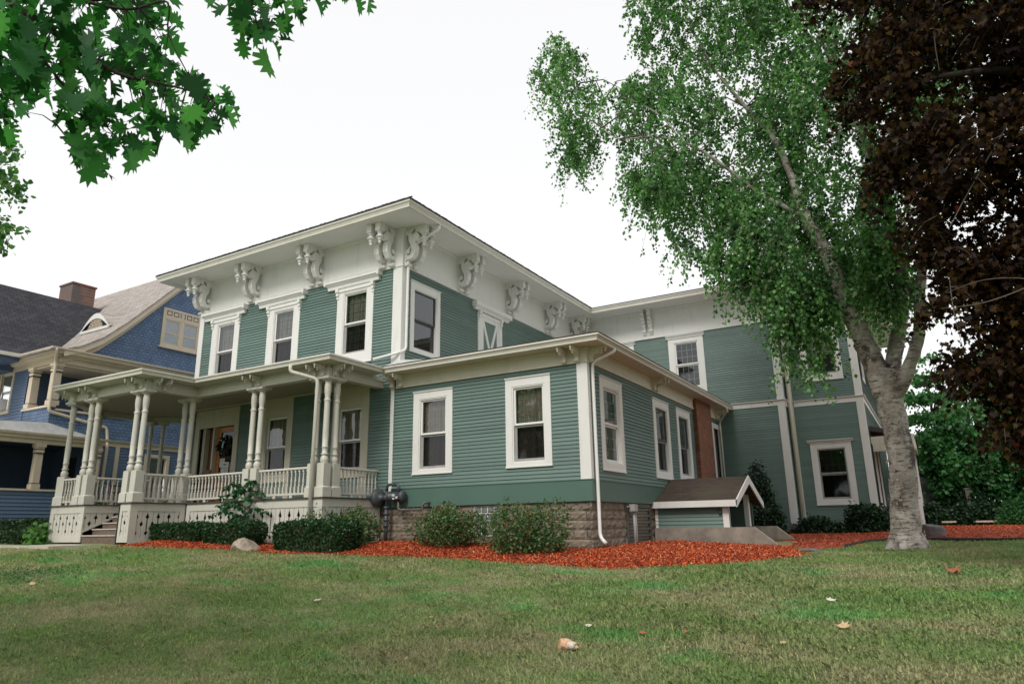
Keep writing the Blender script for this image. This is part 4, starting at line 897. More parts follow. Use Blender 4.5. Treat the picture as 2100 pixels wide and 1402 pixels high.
# ---------------------------------------------------------------- cellar entrance against the wing
bx, ba, bb, br = -4.72, 19.25, 22.15, 20.70
mb = MB(); courses(mb, front(ba), WX, bx-.15, -.13, .55, expo=.10); mb.box(WX, bx, ba, ba+.06, -.13, .55); mb.box(WX, bx, bb-.06, bb, -.13, .55)
cb = mb.build('cellar_entrance', 'siding', house); cb['label'] = 'gabled cellar entrance with brown shingle roof against the wing'
mb = MB(); x1 = bx+.26
for s, ya in ((1, ba-.22), (-1, bb+.22)):
    mb.add([(WX, ya, .56), (x1, ya, .56), (x1, br, 1.26), (WX, br, 1.26), (WX, ya, .50), (x1, ya, .50), (x1, br, 1.20), (WX, br, 1.20)], [(0, 1, 2, 3), (4, 7, 6, 5), (0, 4, 5, 1), (1, 5, 6, 2)])
mb.build('roof', 'bulkroof', cb)
mb = MB(); mb.box(WX, x1, ba-.245, ba-.221, .40, .57)
for ya, yb2 in ((ba-.245, br), (bb+.245, br)): mb.add([(x1, ya, .57), (x1+.03, ya, .57), (x1+.03, yb2, 1.27), (x1, yb2, 1.27), (x1, ya, .38), (x1+.03, ya, .38), (x1+.03, yb2, 1.05), (x1, yb2, 1.05)], [(1, 2, 6, 5), (0, 3, 2, 1), (4, 5, 6, 7), (0, 4, 7, 3)])
mb.build('fascia', 'white', cb)
for a_ in ((bx-.16, bx, ba-.026, ba+.1, -.13, .50), (bx-.13, bx, bb-.55, bb-.35, -.13, .78), (WX+.001, WX+.08, ba-.026, ba+.1, -.13, .5)): mb = MB(); mb.box(*a_); mb.build('post', 'white', cb)
mb = MB(); mb.box(WX+.1, WX+.2, ba+.08, bb-.08, -1.2, .5); mb.build('reveal', 'room', cb)
G = lambda p, q, t: (p, t, q)
for ya, yb2, mm in ((ba-.12, ba+.10, 'a'), (bb-.10, bb+.12, 'b')): mb = MB(); mb.prism([(WX, -1.0), (bx+1.55, -1.0), (bx+1.50, -.84), (bx+.62, -.13), (WX, -.13)], ya, yb2, G); mb.build('concrete_base', 'concrete', cb)
mb = MB(); mb.prism([(bx-.2, -1.4), (bx+1.5, -1.4), (bx+1.5, -.86), (bx-.2, -1.3)], ba+.1, bb-.1, G); mb.build('stair', 'darkconcrete', cb)
lamp = MB(); lamp.lathe([(.02, .0), (.05, -.02), (.055, -.06), (.03, -.08), (.028, -.12), (.045, -.15), (.04, -.2), (.01, -.22)], (bx-.22, ba-.06, .42), 10); lamp.build('outdoor_light', 'iron', cb, True)
# ---------------------------------------------------------------- meter and conduit fixed to the wall
gm = thing('gas_meter', 'dark grey gas meter with round regulator and pipes on the wing wall', 'gas meter', (-12.7, 14.75, -.4)); Y = 14.78
t = MB(); t.lathe([(.03, -.16), (.16, -.14), (.235, -.08), (.25, -.03), (.25, .0), (.235, .03), (.15, .06), (.09, .10), (.07, .22), (.085, .24), (.085, .30), (.05, .32)], (-12.93, Y-.03, .78), 22, 'x'); t.build('regulator', 'iron', gm, True)
t = MB(); t.lathe([(.06, -.26), (.13, -.24), (.13, -.20), (.115, -.19), (.115, .14), (.15, .16), (.15, .22), (.10, .26), (.05, .27)], (-12.33, Y, .80), 18, 'x'); mtr = t.build('meter_body', 'iron', gm, True)
t = MB(); t.box(-12.40, -12.30, Y-.13, Y-.118, .80, .86); t.box(-12.27, -12.20, Y-.13, Y-.118, .74, .80); t.box(-12.38, -12.31, Y-.128, Y-.117, .72, .77); t.build('plate', 'screenplate', mtr)
t = MB(); t.tube([(-12.68, Y, -.42), (-12.68, Y, .55)], .055, 10); t.tube([(-12.68, Y, .55), (-12.68, Y, .95)], .04, 10)
for z in (.05, .2, .36, .52): t.lathe([(.075, -.03), (.08, 0), (.075, .03)], (-12.68, Y, z), 10)
t.tube([(-12.68, Y, .95), (-12.68, Y, 1.06), (-12.64, Y, 1.11), (-12.58, Y, 1.12), (-12.37, Y, 1.12), (-12.31, Y, 1.11), (-12.27, Y, 1.06), (-12.27, Y, .92)], .042, 10); t.build('pipe', 'iron', gm, True)
t = MB(); t.tube([(-12.27, Y, .68), (-12.27, Y, .50), (-12.22, Y, .45), (-11.5, Y, .44), (-11.45, Y, .47), (-11.45, Y, .57), (-11.40, Y, .61), (-11.36, 14.98, .61)], .036, 10)
for x in (-12.1, -11.95, -11.75, -11.62): t.lathe([(.042, -.02), (.046, 0), (.042, .02)], (x, Y, .445), 10, 'x')
t.build('pipe', 'pipe', gm, True)
cd_ = thing('conduit', 'grey electrical conduit rising to a small box by the basement vent', 'conduit', (WX+.1, 17.35, -.6))
t = MB(); t.tube([(WX+.10, 17.35, -.62), (WX+.10, 17.35, .34)], .035, 8); t.tube([(WX+.12, 17.43, -.62), (WX+.12, 17.43, .30)], .02, 8); t.build('pipe', 'conduit', cd_, True)
t = MB(); t.box(WX+.01, WX+.17, 17.22, 17.47, .30, .48); t.box(WX+.01, WX+.06, 17.05, 17.22, .40, .43); t.build('junction_box', 'conduit', cd_, bevel=.01)
# side porch far along the right wall
mb = MB(); X0, X1 = QX, -.62; mb.prism([(X0, 3.22), (X1+.35, 2.95), (X1+.35, 3.0), (X0, 3.42)], 29.3, 33.4, lambda p, q, t: (p, t, q)); sp_ = mb.build('side_porch', 'roof', house); sp_['label'] = 'small side porch with pale fascia far along the right wall'
mb = MB(); mb.box(X0, X1+.33, 29.27, 29.33, 2.45, 3.0); mb.box(X1+.27, X1+.33, 29.33, 33.3, 2.55, 2.95); mb.build('fascia', 'cream', sp_)
for y_ in (29.45, 33.0): mb = MB(); mb.box(X1+.05, X1+.25, y_, y_+.2, -.4, 2.6); mb.build('post', 'white', sp_)
for (a, b, z0, z1) in ((29.3, 30.6, .5, 2.7), (31.3, 32.6, .5, 2.7), (29.3, 30.6, 5.2, 7.0)):
    mb = MB(); sash_frame(mb, FQS, a, b, z0, z1, 0, .05, .12, .12); sash_frame(mb, FQS, a+.12, b-.12, z0+.12, z1-.12, -.06, 0, .05); w_ = mb.build('window', 'white', house)
    MB().quad(FQS(a+.1, -.03, z0+.1), FQS(b-.1, -.03, z0+.1), FQS(b-.1, -.03, z1-.1), FQS(a+.1, -.03, z1-.1)).build('pane', 'screen', w_)
    mb = MB()
    for s in (a-.42, b+.02):
        sash_frame(mb, FQS, s, s+.40, z0, z1, .02, .055, .05)
        for k in range(20): z = z0+.07+k*(z1-z0-.14)/20; mb.add([FQS(s+.05, .05, z), FQS(s+.35, .05, z), FQS(s+.35, .025, z+.09), FQS(s+.05, .025, z+.09)], [(0, 1, 2, 3)])
    mb.build('shutter', 'black', w_)
# ================================================================ the blue house next door
BX, BY = -28.0, 13.4
blue = thing('blue_house', 'blue shingled house with a curved gable, balcony and tan trim left of the porch', 'house', (-30, 15, -.3))
FB, SB = front(BY), side(BX)
RP = [(12.9, 6.72), (13.4, 6.78), (14.0, 7.02), (14.8, 7.55), (15.6, 8.32), (16.4, 9.18), (17.2, 10.06), (18.0, 10.93), (19.0, 12.0)]
RP2 = RP+[(2*19.0-y, z) for y, z in RP[-2::-1]]
def strip(mb, prof, x0, x1, th=.08):
    n = len(prof)
    vs = [(x, y, z) for x in (x0, x1) for y, z in prof]+[(x, y, z-th) for x in (x0, x1) for y, z in prof]
    fs = []
    for i in range(n-1): fs += [(i, i+1, n+i+1, n+i), (2*n+i, 3*n+i, 3*n+i+1, 2*n+i+1), (i, 2*n+i, 2*n+i+1, i+1), (n+i, n+i+1, 3*n+i+1, 3*n+i)]
    fs += [(0, n, 3*n, 2*n), (n-1, 3*n-1, 4*n-1, 2*n-1)]; mb.add(vs, fs)
mb = MB(); strip(mb, RP2, -46, BX+.42); rf = mb.build('roof', 'greyroof', blue)
# gable wall under the curve, barge boards
mb = MB(); pts = [(y, z-.45) for y, z in RP2 if z > 6.95]; poly = [(13.45, 6.55)]+pts+[(24.55, 6.55)]
mb.add([(BX, y, z) for y, z in poly], [tuple(range(len(poly)))])
mb.box(16.2, 24.6, -.1, 0, 4.46, 6.3, SB); mb.box(BY+.01, 33, -.1, -.003, 3.52, 4.47, SB); mb.box(24.6, 33, -.1, -.002, 4.40, 6.4, SB); mb.build('wall', 'blue', blue)
mb = MB()
for i in range(1, len(RP2)-2):
    (ya, za), (yb2, zb2) = RP2[i], RP2[i+1]
    for (o0, o1, w) in ((-.085, -.30, .40), (-.301, -.52, .12)):
        mb.add([(BX, ya, za+o0), (BX+w, ya, za+o0), (BX+w, yb2, zb2+o0), (BX, yb2, zb2+o0), (BX, ya, za+o1), (BX+w, ya, za+o1), (BX+w, yb2, zb2+o1), (BX, yb2, zb2+o1)], [(1, 2, 6, 5), (0, 1, 2, 3), (4, 7, 6, 5)])
mb.build('barge_board', 'tan', blue)
corn = [(0, 6.28), (.05, 6.28), (.05, 6.48), (.16, 6.50), (.20, 6.58), (.34, 6.60), (.38, 6.70), (.44, 6.74), (.44, 6.79), (0, 6.79)]
mb = MB(); mb.sweep([(BX, 24.6), (BX, BY), (-46, BY)], corn); mb.build('cornice', 'tan', blue)
mb = MB(); mb.box(-34, BX-.02, BY+.02, 16.2, 6.20, 6.30); mb.build('balcony_ceiling', 'tan', blue)
# balcony: half wall, ledge, posts, recess
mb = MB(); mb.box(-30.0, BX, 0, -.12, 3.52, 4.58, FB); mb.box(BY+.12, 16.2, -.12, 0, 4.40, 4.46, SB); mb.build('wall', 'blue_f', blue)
mb = MB(); mb.box(-30.05, BX+.06, -.16, .06, 4.58, 4.66, FB); mb.box(BY+.16, 16.2, -.16, .06, 4.46, 4.54, SB); mb.build('balcony_ledge', 'tan', blue)
def bpost(x, y, z0, z1, w=.15, name='balcony_post'):
    mb = MB(); H = z1-z0
    mb.box(x-w*1.15, x+w*1.15, y-w*1.15, y+w*1.15, z0, z0+.18); mb.prism([(-w, z0+.18), (w, z0+.18), (w*.82, z1-.32), (-w*.82, z1-.32)], y-w*.9, y+w*.9, lambda p, q, t: (x+p, t, q))
    mb.box(x-w, x+w, y-w, y+w, z1-.318, z1-.12); mb.box(x-w*1.25, x+w*1.25, y-w*1.25, y+w*1.25, z1-.119, z1)
    o = mb.build(name, 'tan', blue)
    g = MB()
    for z in (z0+.181, z1-.36, z1-.22): g.box(x-w*1.04, x+w*1.04, y-w*1.04, y+w*1.04, z, z+.03)
    g.build('dark_band', 'black', o)
for x, y in ((-29.72, BY+.1), (BX-.14, BY+.1)): bpost(x, y, 4.66, 6.28)
bpost(BX-.14, 16.0, 4.5, 6.28, .2)
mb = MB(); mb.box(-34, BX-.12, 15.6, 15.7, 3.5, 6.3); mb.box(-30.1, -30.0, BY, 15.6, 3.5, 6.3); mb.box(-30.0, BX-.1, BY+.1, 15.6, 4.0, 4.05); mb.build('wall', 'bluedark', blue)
for a, b in ((-29.8, -29.2), (-29.0, -28.3)):
    mb = MB(); sash_frame(mb, front(15.6), a, b, 4.4, 6.1, 0, .05, .09); w_ = mb.build('window', 'tan', blue); MB().quad((a+.05, 15.585, 4.45), (b-.05, 15.585, 4.45), (b-.05, 15.585, 6.05), (a+.05, 15.585, 6.05)).build('pane', 'screen', w_)
# street front
mb = MB(); courses(mb, FB, -46, -30.0, 3.4, 6.29, [(-32.05, -31.2, 4.75, 6.45)], expo=.125); mb.build('wall', 'blue_clap', blue)
mb = MB(); sash_frame(mb, FB, -32.16, -31.06, 4.66, 6.42, 0, .06, .10); mb.box(-32.2, -31.0, 0, .09, 4.60, 4.66, FB); w_ = mb.build('window', 'tan', blue)
mb = MB(); sash_frame(mb, FB, -32.06, -31.16, 5.5, 6.32, -.05, -.01, .05); sash_frame(mb, FB, -32.06, -31.16, 4.76, 5.5, -.08, -.045, .05); mb.build('sash', 'tan', w_)
MB().quad(FB(-32.02, -.03, 4.8), FB(-31.2, -.03, 4.8), FB(-31.2, -.03, 6.28), FB(-32.02, -.03, 6.28)).build('pane', 'glass', w_); mb = MB(); mb.box(-32.3, -30.9, -.7, -.5, 4.5, 6.5, FB); mb.build('reveal', 'room', w_)
ac = thing('air_conditioner', 'white window air conditioner in the blue house window', 'air conditioner', (-31.62, BY-.2, 4.78))
t = MB(); t.box(-31.98, -31.3, BY-.34, BY-.02, 4.78, 5.2); b_ = t.build('casing', 'acwhite', ac, bevel=.02); t = MB()
t.box(-31.80, -31.48, BY-.348, BY-.341, 4.83, 5.15); t.build('grille', 'black', b_); t = MB()
for k in range(7): t.box(-31.79, -31.49, BY-.356, BY-.349, 4.845+k*.043, 4.86+k*.043)
t.build('louver', 'acwhite', b_)
# double gable window with the row of little squares
mb = MB(); sash_frame(mb, SB, 17.38, 19.25, 7.80, 9.55, 0, .06, .10); mb.box(18.24, 18.38, 0, .058, 7.9, 9.45, SB); mb.box(17.48, 19.15, 0, .057, 9.06, 9.22, SB); mb.box(17.3, 19.33, 0, .10, 7.74, 7.80, SB); mb.box(17.48, 19.15, .0, .05, 9.221, 9.45, SB); gw = mb.build('window', 'tan', blue)
mb = MB()
for k in range(5):
    a = 17.55+k*.325; sash_frame(mb, SB, a, a+.24, 9.235, 9.44, .05, .056, .028)
mb.build('square_moulding', 'black', gw)
for a, b in ((17.48, 18.24), (18.38, 19.15)):
    mb = MB(); sash_frame(mb, SB, a, b, 7.9, 9.06, .0, .045, .035); sash_frame(mb, SB, a+.035, b-.035, 8.44, 9.02, .0, .035, .035); sash_frame(mb, SB, a+.035, b-.035, 7.94, 8.44, .0, .028, .035); mb.build('sash', 'tan', gw)
    MB().quad(SB(a+.03, .016, 7.93), SB(b-.03, .016, 7.93), SB(b-.03, .016, 9.03), SB(a+.03, .016, 9.03)).build('pane', 'glass', gw)
    MB().quad(SB(a, +.005, 7.9), SB(b, +.005, 7.9), SB(b, +.005, 9.06), SB(a, +.005, 9.06)).build('blind', 'blind', gw)
# lower side wall
mb = MB(); courses(mb, SB, 15.3, 33, -.5, 3.30, [(17.42, 18.3, 1.3, 3.02)], expo=.115); mb.build('wall', 'blue_clap', blue)
mb = MB(); mb.sweep([(BX, 33), (BX, 15.3)], [(0, 3.30), (.05, 3.30), (.05, 3.44), (.11, 3.48), (.13, 3.53), (0, 3.53)]); mb.build('belt_course', 'tan', blue)
for y in (15.35, 16.05): mb = MB(); mb.box(y, y+.16, 0, .05, -.4, 3.3, SB); mb.build('corner_board', 'tan', blue)
mb = MB(); sash_frame(mb, SB, 17.3, 18.42, 1.2, 3.12, 0, .055, .13); sash_frame(mb, SB, 17.43, 18.29, 2.2, 2.99, -.06, -.01, .05); sash_frame(mb, SB, 17.43, 18.29, 1.33, 2.2, -.09, -.05, .05); w_ = mb.build('window', 'tan', blue)
MB().quad(SB(17.45, -.04, 1.35), SB(18.27, -.04, 1.35), SB(18.27, -.04, 2.97), SB(17.45, -.04, 2.97)).build('pane', 'glass', w_); MB().quad(SB(17.4, -.14, 1.3), SB(18.1, -.14, 1.3), SB(18.1, -.14, 3.0), SB(17.4, -.14, 3.0)).build('curtain', 'curtain_pale', w_)
mb = MB(); mb.box(-28.8, -28.7, 17, 18.7, 1, 3.3); mb.build('reveal', 'room', w_)
# front cross gable, chimney, eyebrow dormer
CG = [(-30.0, 6.80), (-30.5, 7.12), (-31.2, 7.98), (-32.1, 9.15), (-33.0, 10.32), (-33.9, 9.15), (-34.8, 7.98), (-35.5, 7.12), (-36.0, 6.8)]
mb = MB(); n = len(CG); vs = []
for y0 in (10.2, 17.6): vs += [(x, y0, z) for x, z in CG]
vs += [(x, y, z-.1) for x, y, z in vs]
for i in range(n-1): mb.f += [(i, i+1, n+i+1, n+i), (2*n+i, 3*n+i, 3*n+i+1, 2*n+i+1), (i, 2*n+i, 2*n+i+1, i+1)]
mb.v = vs; mb.build('roof', 'shaderoof', blue)
mb = MB(); mb.box(-30.06, -29.93, 10.2, 13.2, 6.66, 6.80); mb.build('gutter', 'gutter', blue)
mb = MB(); mb.prism([(-31.2, 6.3), (-31.2, 7.85), (-33, 10.1), (-34.8, 7.85), (-34.8, 6.3)], 11.4, 13.38, lambda p, q, t: (p, t, q)); mb.box(-31.2, -30.05, 10.3, 13.0, 6.5, 6.64); mb.build('front_gable', 'bluedark', blue)
mb = MB(); mb.box(-34.1, -33.0, 15.95, 17.0, 9.3, 11.22); mb.box(-34.14, -32.96, 15.91, 17.04, 11.22, 11.30); mb.build('chimney', 'chimney', blue)
mb = MB(); mb.box(-33.25, -32.2, 17.05, 18.1, 9.9, 9.95); mb.build('roof_flashing', 'flashing', blue)
def eye(k, n=24): x = -1+2*k/n; return max(0, .5+.5*math.cos(math.pi*x))**.55
Y0 = 15.68; zb0 = 8.38; n = 24; X0_, X1_ = -31.05, -28.75
mb = MB(); xs_ = [X0_+(X1_-X0_)*k/n for k in range(n+1)]; hs = [.74*eye(k) for k in range(n+1)]
for k in range(n): mb.add([(xs_[k], Y0-.12, zb0+hs[k]), (xs_[k+1], Y0-.12, zb0+hs[k+1]), (xs_[k+1], Y0+hs[k+1]*1.3+.2, zb0+hs[k+1]*1.35+.16), (xs_[k], Y0+hs[k]*1.3+.2, zb0+hs[k]*1.35+.16)], [(0, 1, 2, 3)])
ey = mb.build('eyebrow_dormer', 'greyroof', blue)
mb = MB()
for k in range(n): mb.add([(xs_[k], Y0-.121, zb0+hs[k]), (xs_[k+1], Y0-.121, zb0+hs[k+1]), (xs_[k+1], Y0-.121, zb0+hs[k+1]*.72-.03), (xs_[k], Y0-.121, zb0+hs[k]*.72-.03)], [(0, 1, 2, 3)])
mb.box(X0_+.1, X1_-.1, Y0-.13, Y0, zb0-.06, zb0+.06); mb.build('arch_trim', 'white', ey)
mb = MB(); mb.add([(xs_[k], Y0-.05, zb0+hs[k]*.9) for k in range(n+1)], [tuple(range(n+1))]); mb.build('opening', 'black', ey)
mb = MB()
for k in range(6): z = zb0+.10+k*.075; half = .62*math.sqrt(max(0, 1-(k*.075+.1)/.66)); mb.box(-29.9-half, -29.9+half, Y0-.10, Y0-.07, z, z+.022)
for k in range(9): x = -30.35+k*.11; mb.box(x, x+.02, Y0-.098, Y0-.072, zb0+.05, zb0+max(.06, .62*(.5+.5*math.cos(math.pi*(x+29.9)/.85))*.9))
mb.build('lattice', 'tan', ey)
# lower porch
PX = -27.62
mb = MB(); mb.box(-40, PX-.03, 7.0, 15.3, .45, .60); mb.build('porch_deck', 'deck', blue)
mb = MB(); courses(mb, side(PX), 7.0, 15.25, -.6, 1.46, expo=.125); mb.box(PX-.16, PX-.15, 7, 15.25, .6, 1.46); mb.box(PX-2.2, PX, 15.2, 15.26, -.6, 1.46); mb.build('wall', 'blue_clap', blue)
mb = MB(); mb.box(PX-.2, PX+.07, 7.0, 15.28, 1.46, 1.53); mb.build('porch_ledge', 'tan', blue)
mb = MB(); mb.box(PX-.22, PX+.04, 7.0, 15.29, 3.14, 3.30); mb.box(PX-.2, PX+.12, 7.0, 15.295, 3.301, 3.40); mb.build('porch_beam', 'tan', blue)
mb = MB(); mb.prism([(.12, 3.40), (.20, 3.42), (.22, 3.50), (.20, 3.50), (.12, 3.46)], 6.9, 15.5, lambda p, q, t: (PX+p, t, q)); mb.build('gutter', 'tan', blue)
mb = MB(); mb.add([(PX+.2, 6.9, 3.50), (PX+.2, 15.3, 3.50), (BX+.01, 15.3, 3.56), (BX+.01, BY, 3.98), (-40, BY, 4.15), (-40, 6.9, 3.5)], [(0, 1, 2, 3), (0, 3, 4, 5)]); mb.build('porch_roof', 'metalroof', blue)
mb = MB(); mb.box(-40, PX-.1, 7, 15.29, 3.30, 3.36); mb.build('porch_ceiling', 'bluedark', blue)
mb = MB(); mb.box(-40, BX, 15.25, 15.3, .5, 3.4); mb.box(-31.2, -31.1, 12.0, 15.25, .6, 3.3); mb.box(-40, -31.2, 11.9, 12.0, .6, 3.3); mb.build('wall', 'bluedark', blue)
for y in (9.8, 13.1, 15.15): bpost(PX-.08, y, 1.53, 3.14, .13, 'porch_post')
for x, y in ((-30.6, 10.3), (-30.6, 12.6)): bpost(x, y, .6, 3.25, .12, 'porch_post')
mb = MB(); mb.box(-30.2, -29.2, 15.2, 15.24, .62, 2.9); mb.build('door', 'black', blue)
spout([(BX+.40, BY-.30, 6.74), (BX+.36, BY-.26, 6.55), (BX+.10, BY-.10, 6.28), (BX+.09, BY-.08, 4.40), (BX+.07, 14.9, 4.12), (BX+.07, 15.55, 4.02), (BX+.09, 15.62, 3.62), (BX+.16, 15.62, 3.3), (BX+.10, 15.62, -.3)], .055, 'tan')
ds_ = COL.objects[-1] if False else [o for o in house.children if o.name.startswith('downspout')][-1]
ds_.parent = blue; ds_.location = origin_of(house)-origin_of(blue)
for o in list(house.children):
    pass

# ================================================================ trees and shrubs
def limb(mb, pts, n=10, sub=4, wob=.02):
    P = [Vector(p[:3]) for p in pts]; Rr = [p[3] for p in pts]; out, rad = [], []
    for i in range(len(P)-1):
        p0, p1, p2, p3 = P[max(i-1, 0)], P[i], P[i+1], P[min(i+2, len(P)-1)]
        for s in range(sub):
            t = s/sub; q = .5*((2*p1)+(p2-p0)*t+(2*p0-5*p1+4*p2-p3)*t*t+(3*p1-p0-3*p2+p3)*t**3); r = Rr[i]*(1-t)+Rr[i+1]*t
            out.append(q+Vector(rng.normal(0, wob*min(1, r*4), 3))); rad.append(r*(1+random.uniform(-.06, .06)))
    out.append(P[-1]); rad.append(Rr[-1]); mb.tube(out, rad, n); return out
def pip(poly, x, z): return inside(poly, x, z)
def twig_leaves(A, n_leaf, length, droop, spread=.05, out=None):
    """leaf points strung along hanging twigs that start at the points A"""
    n = len(A); az = rng.uniform(0, 6.28, n); d = np.stack([np.cos(az)*.8, np.sin(az)*.8, rng.uniform(-.2, .35, n)], 1); L = length*rng.uniform(.5, 1.4, n)
    t = rng.uniform(.05, 1, (n, n_leaf)); P = A[:, None, :]+d[:, None, :]*(L[:, None]*t*.7)[:, :, None]; P[:, :, 2] -= droop*L[:, None]*t**1.7
    P += rng.normal(0, spread, P.shape); return P.reshape(-1, 3), d, L
def twig_mesh(mb, A, d, L, droop, r=.006, every=1):
    for i in range(0, len(A), every):
        a = Vector(A[i]); pts = []
        for t in (0, .4, .75, 1): p = a+Vector(d[i])*(L[i]*t*.7); p.z -= droop*L[i]*t**1.7; pts.append(p)
        mb.tube(pts, [r, r*.8, r*.5, r*.25], 3, False)
# ---- birch
birch = thing('birch_tree', 'white-barked birch with three limbs and hanging green foliage on the right lawn', 'tree', (-.6, 17.2, -.65))
LB = {
'trunk': [(-0.60, 17.2, -0.80, 0.56), (-0.6, 17.2, -0.52, 0.43), (-0.56, 17.2, 0.04, 0.355), (-0.51, 17.2, 0.85, 0.335), (-0.5, 17.2, 1.89, 0.325), (-0.51, 17.2, 2.75, 0.34), (-0.54, 17.2, 3.15, 0.33)],
'l1': [(-0.53, 17.2, 2.6, 0.29), (-0.78, 17.15, 3.6, 0.28), (-1.02, 17.1, 4.55, 0.25), (-1.17, 17.0, 5.2, 0.24), (-1.37, 16.9, 6.18, 0.21), (-1.65, 16.8, 6.89, 0.18), (-1.76, 16.8, 7.36, 0.16), (-1.91, 16.7, 8.4, 0.14), (-2.19, 16.6, 9.31, 0.12), (-2.66, 16.4, 10.12, 0.09), (-3.24, 16.2, 11.22, 0.05), (-3.71, 16.0, 12.61, 0.03)],
'l1b': [(-1.62, 16.8, 6.95, 0.15), (-2.17, 16.6, 7.39, 0.14), (-2.61, 16.4, 7.74, 0.125), (-3.23, 16.1, 8.45, 0.1), (-3.73, 15.9, 8.97, 0.085), (-4.17, 15.8, 9.31, 0.07), (-4.85, 15.6, 9.59, 0.05), (-5.7, 15.4, 9.69, 0.035), (-6.12, 15.3, 10.11, 0.02)],
'l1c': [(-4.17, 15.8, 9.31, 0.05), (-4.71, 15.7, 10.24, 0.04), (-5.57, 15.6, 10.99, 0.03), (-6.09, 15.5, 11.05, 0.02), (-6.73, 15.4, 11.75, 0.012)],
'l1d': [(-2.19, 16.6, 9.31, 0.07), (-2.97, 17.3, 10.3, 0.05), (-3.75, 17.8, 10.29, 0.03)],
'l2': [(-0.5, 17.3, 2.7, 0.27), (-0.23, 17.4, 3.75, 0.24), (-0.01, 17.5, 4.54, 0.21), (0.13, 17.6, 5.36, 0.19), (0.12, 17.7, 6.36, 0.17), (0.01, 17.8, 7.57, 0.15), (-0.08, 17.8, 8.64, 0.13), (-0.39, 17.8, 10.04, 0.11), (-0.7, 17.8, 11.67, 0.08), (-0.99, 17.8, 13.31, 0.05)],
'l2b': [(0.01, 17.8, 7.57, 0.1), (-0.28, 17.4, 8.91, 0.085), (-0.47, 17.0, 10.93, 0.07), (-1.12, 16.8, 11.99, 0.05), (-1.82, 16.6, 12.81, 0.03)],
'l3': [(-0.45, 17.2, 2.45, 0.24), (-0.08, 17.0, 3.1, 0.20), (0.19, 16.9, 3.69, 0.18), (0.33, 16.8, 4.41, 0.165), (0.48, 16.7, 5.13, 0.15), (0.73, 16.6, 5.94, 0.12), (1.11, 16.4, 7.25, 0.08)],
'l3b': [(0.32, 16.8, 4.3, 0.08), (0.55, 16.6, 4.2, 0.06), (0.95, 16.4, 4.15, 0.035), (1.5, 16.2, 4.3, 0.02)],
}
LB = {k: [(x, y, z, r*.79*(.86 if k in ('l2', 'l3') else 1)) for x, y, z, r in v] for k, v in LB.items()}
mb = MB()
for k, v in LB.items():
    if k == 'l1d': v = v[1:]
    if k in ('l1b', 'l1c'): v = [(x, y, z, r*.72) for x, y, z, r in v]
    limb(mb, [(x, y, z, r*(1 if z < 4 else max(.72, 1-.07*(z-4)))) for x, y, z, r in v], 14 if v[0][3] > .2 else 8)
for a in np.linspace(0, 6.28, 7)[:-1]:                                                # root flare
    ca, sa = math.cos(a+.3), math.sin(a+.3); mb.tube([(-.6+ca*.13, 17.2+sa*.13, -.2), (-.6+ca*.29, 17.2+sa*.29, -.52), (-.6+ca*.52, 17.2+sa*.52, -.80)], [.14, .12, .04], 8)
for (x, y, z, r) in ((-.94, 17.12, 3.80, .14), (-.76, 17.02, 3.68, .12), (-1.24, 16.97, 4.95, .11)):   # burls
    mb.lathe([(r*.3, -r), (r*.75, -r*.7), (r, 0), (r*.8, r*.65), (r*.3, r)], (x, y, z), 9)
mb.build('trunk', 'birchbark', birch, True)
mb = MB()                                                                             # curls of peeling bark
for k, n_ in (('trunk', 200), ('l1', 90), ('l2', 50)):
    v = LB[k][:7]
    for _ in range(n_):
        i = random.randrange(len(v)-1); t = random.random(); c = [v[i][q]*(1-t)+v[i+1][q]*t for q in range(4)]; a = random.uniform(math.pi, 2*math.pi); r = c[3]; w = random.uniform(.05, .16)/r*.5; h = random.uniform(.008, .028); cu = random.uniform(.01, .035)
        pts = [(c[0]+math.cos(a+w*q)*(r+cu*abs(q)**2+.004), c[1]+math.sin(a+w*q)*(r+cu*abs(q)**2+.004)) for q in (-.4, 0, .5, 1)]
        for (p, q_), e in zip(zip(pts[:-1], pts[1:]), (0, .004, .009)): mb.add([(p[0], p[1], c[2]-h), (q_[0], q_[1], c[2]-h+e), (q_[0], q_[1], c[2]+h+e), (p[0], p[1], c[2]+h)], [(0, 1, 2, 3)])
mb.build('peeling_bark', 'birchcurl', birch)
CA = [(-0.58, 17.93), (-4.81, 19.44), (-5.65, 16.22), (-5.48, 14.06), (-5.19, 12.86), (-4.46, 12.18), (-5.31, 12.26), (-6.32, 12.89), (-6.96, 14.25), (-7.52, 14.75), (-8.2, 14.59), (-8.15, 13.86), (-8.84, 13.68), (-8.35, 12.97), (-8.12, 12.21), (-7.83, 11.27), (-7.94, 10.49), (-7.64, 10.0), (-6.92, 10.34), (-6.35, 9.71), (-5.69, 8.77), (-5.08, 7.6), (-4.72, 7.1), (-3.88, 6.51), (-3.44, 5.95), (-2.97, 5.42), (-2.74, 4.88), (-2.45, 4.5), (-2.2, 3.9), (-1.85, 3.5), (-1.6, 3.9), (-1.25, 5.0), (-0.4, 5.05), (-0.19, 4.44), (0.15, 4.83), (0.81, 6.77), (1.9, 9.11), (3.29, 13.76), (2.35, 17.34)]
def lattice_noise(p, s, seed):
    """cheap smooth 3-D value noise used to open gaps in crowns"""
    q = p*s+seed; return (np.sin(q[:, 0]*1.7+1.3*np.sin(q[:, 2]*1.1))+np.sin(q[:, 1]*1.9+1.1*np.sin(q[:, 0]*1.4))+np.sin(q[:, 2]*2.1+1.2*np.sin(q[:, 1]*.9+q[:, 0]*.7)))/3
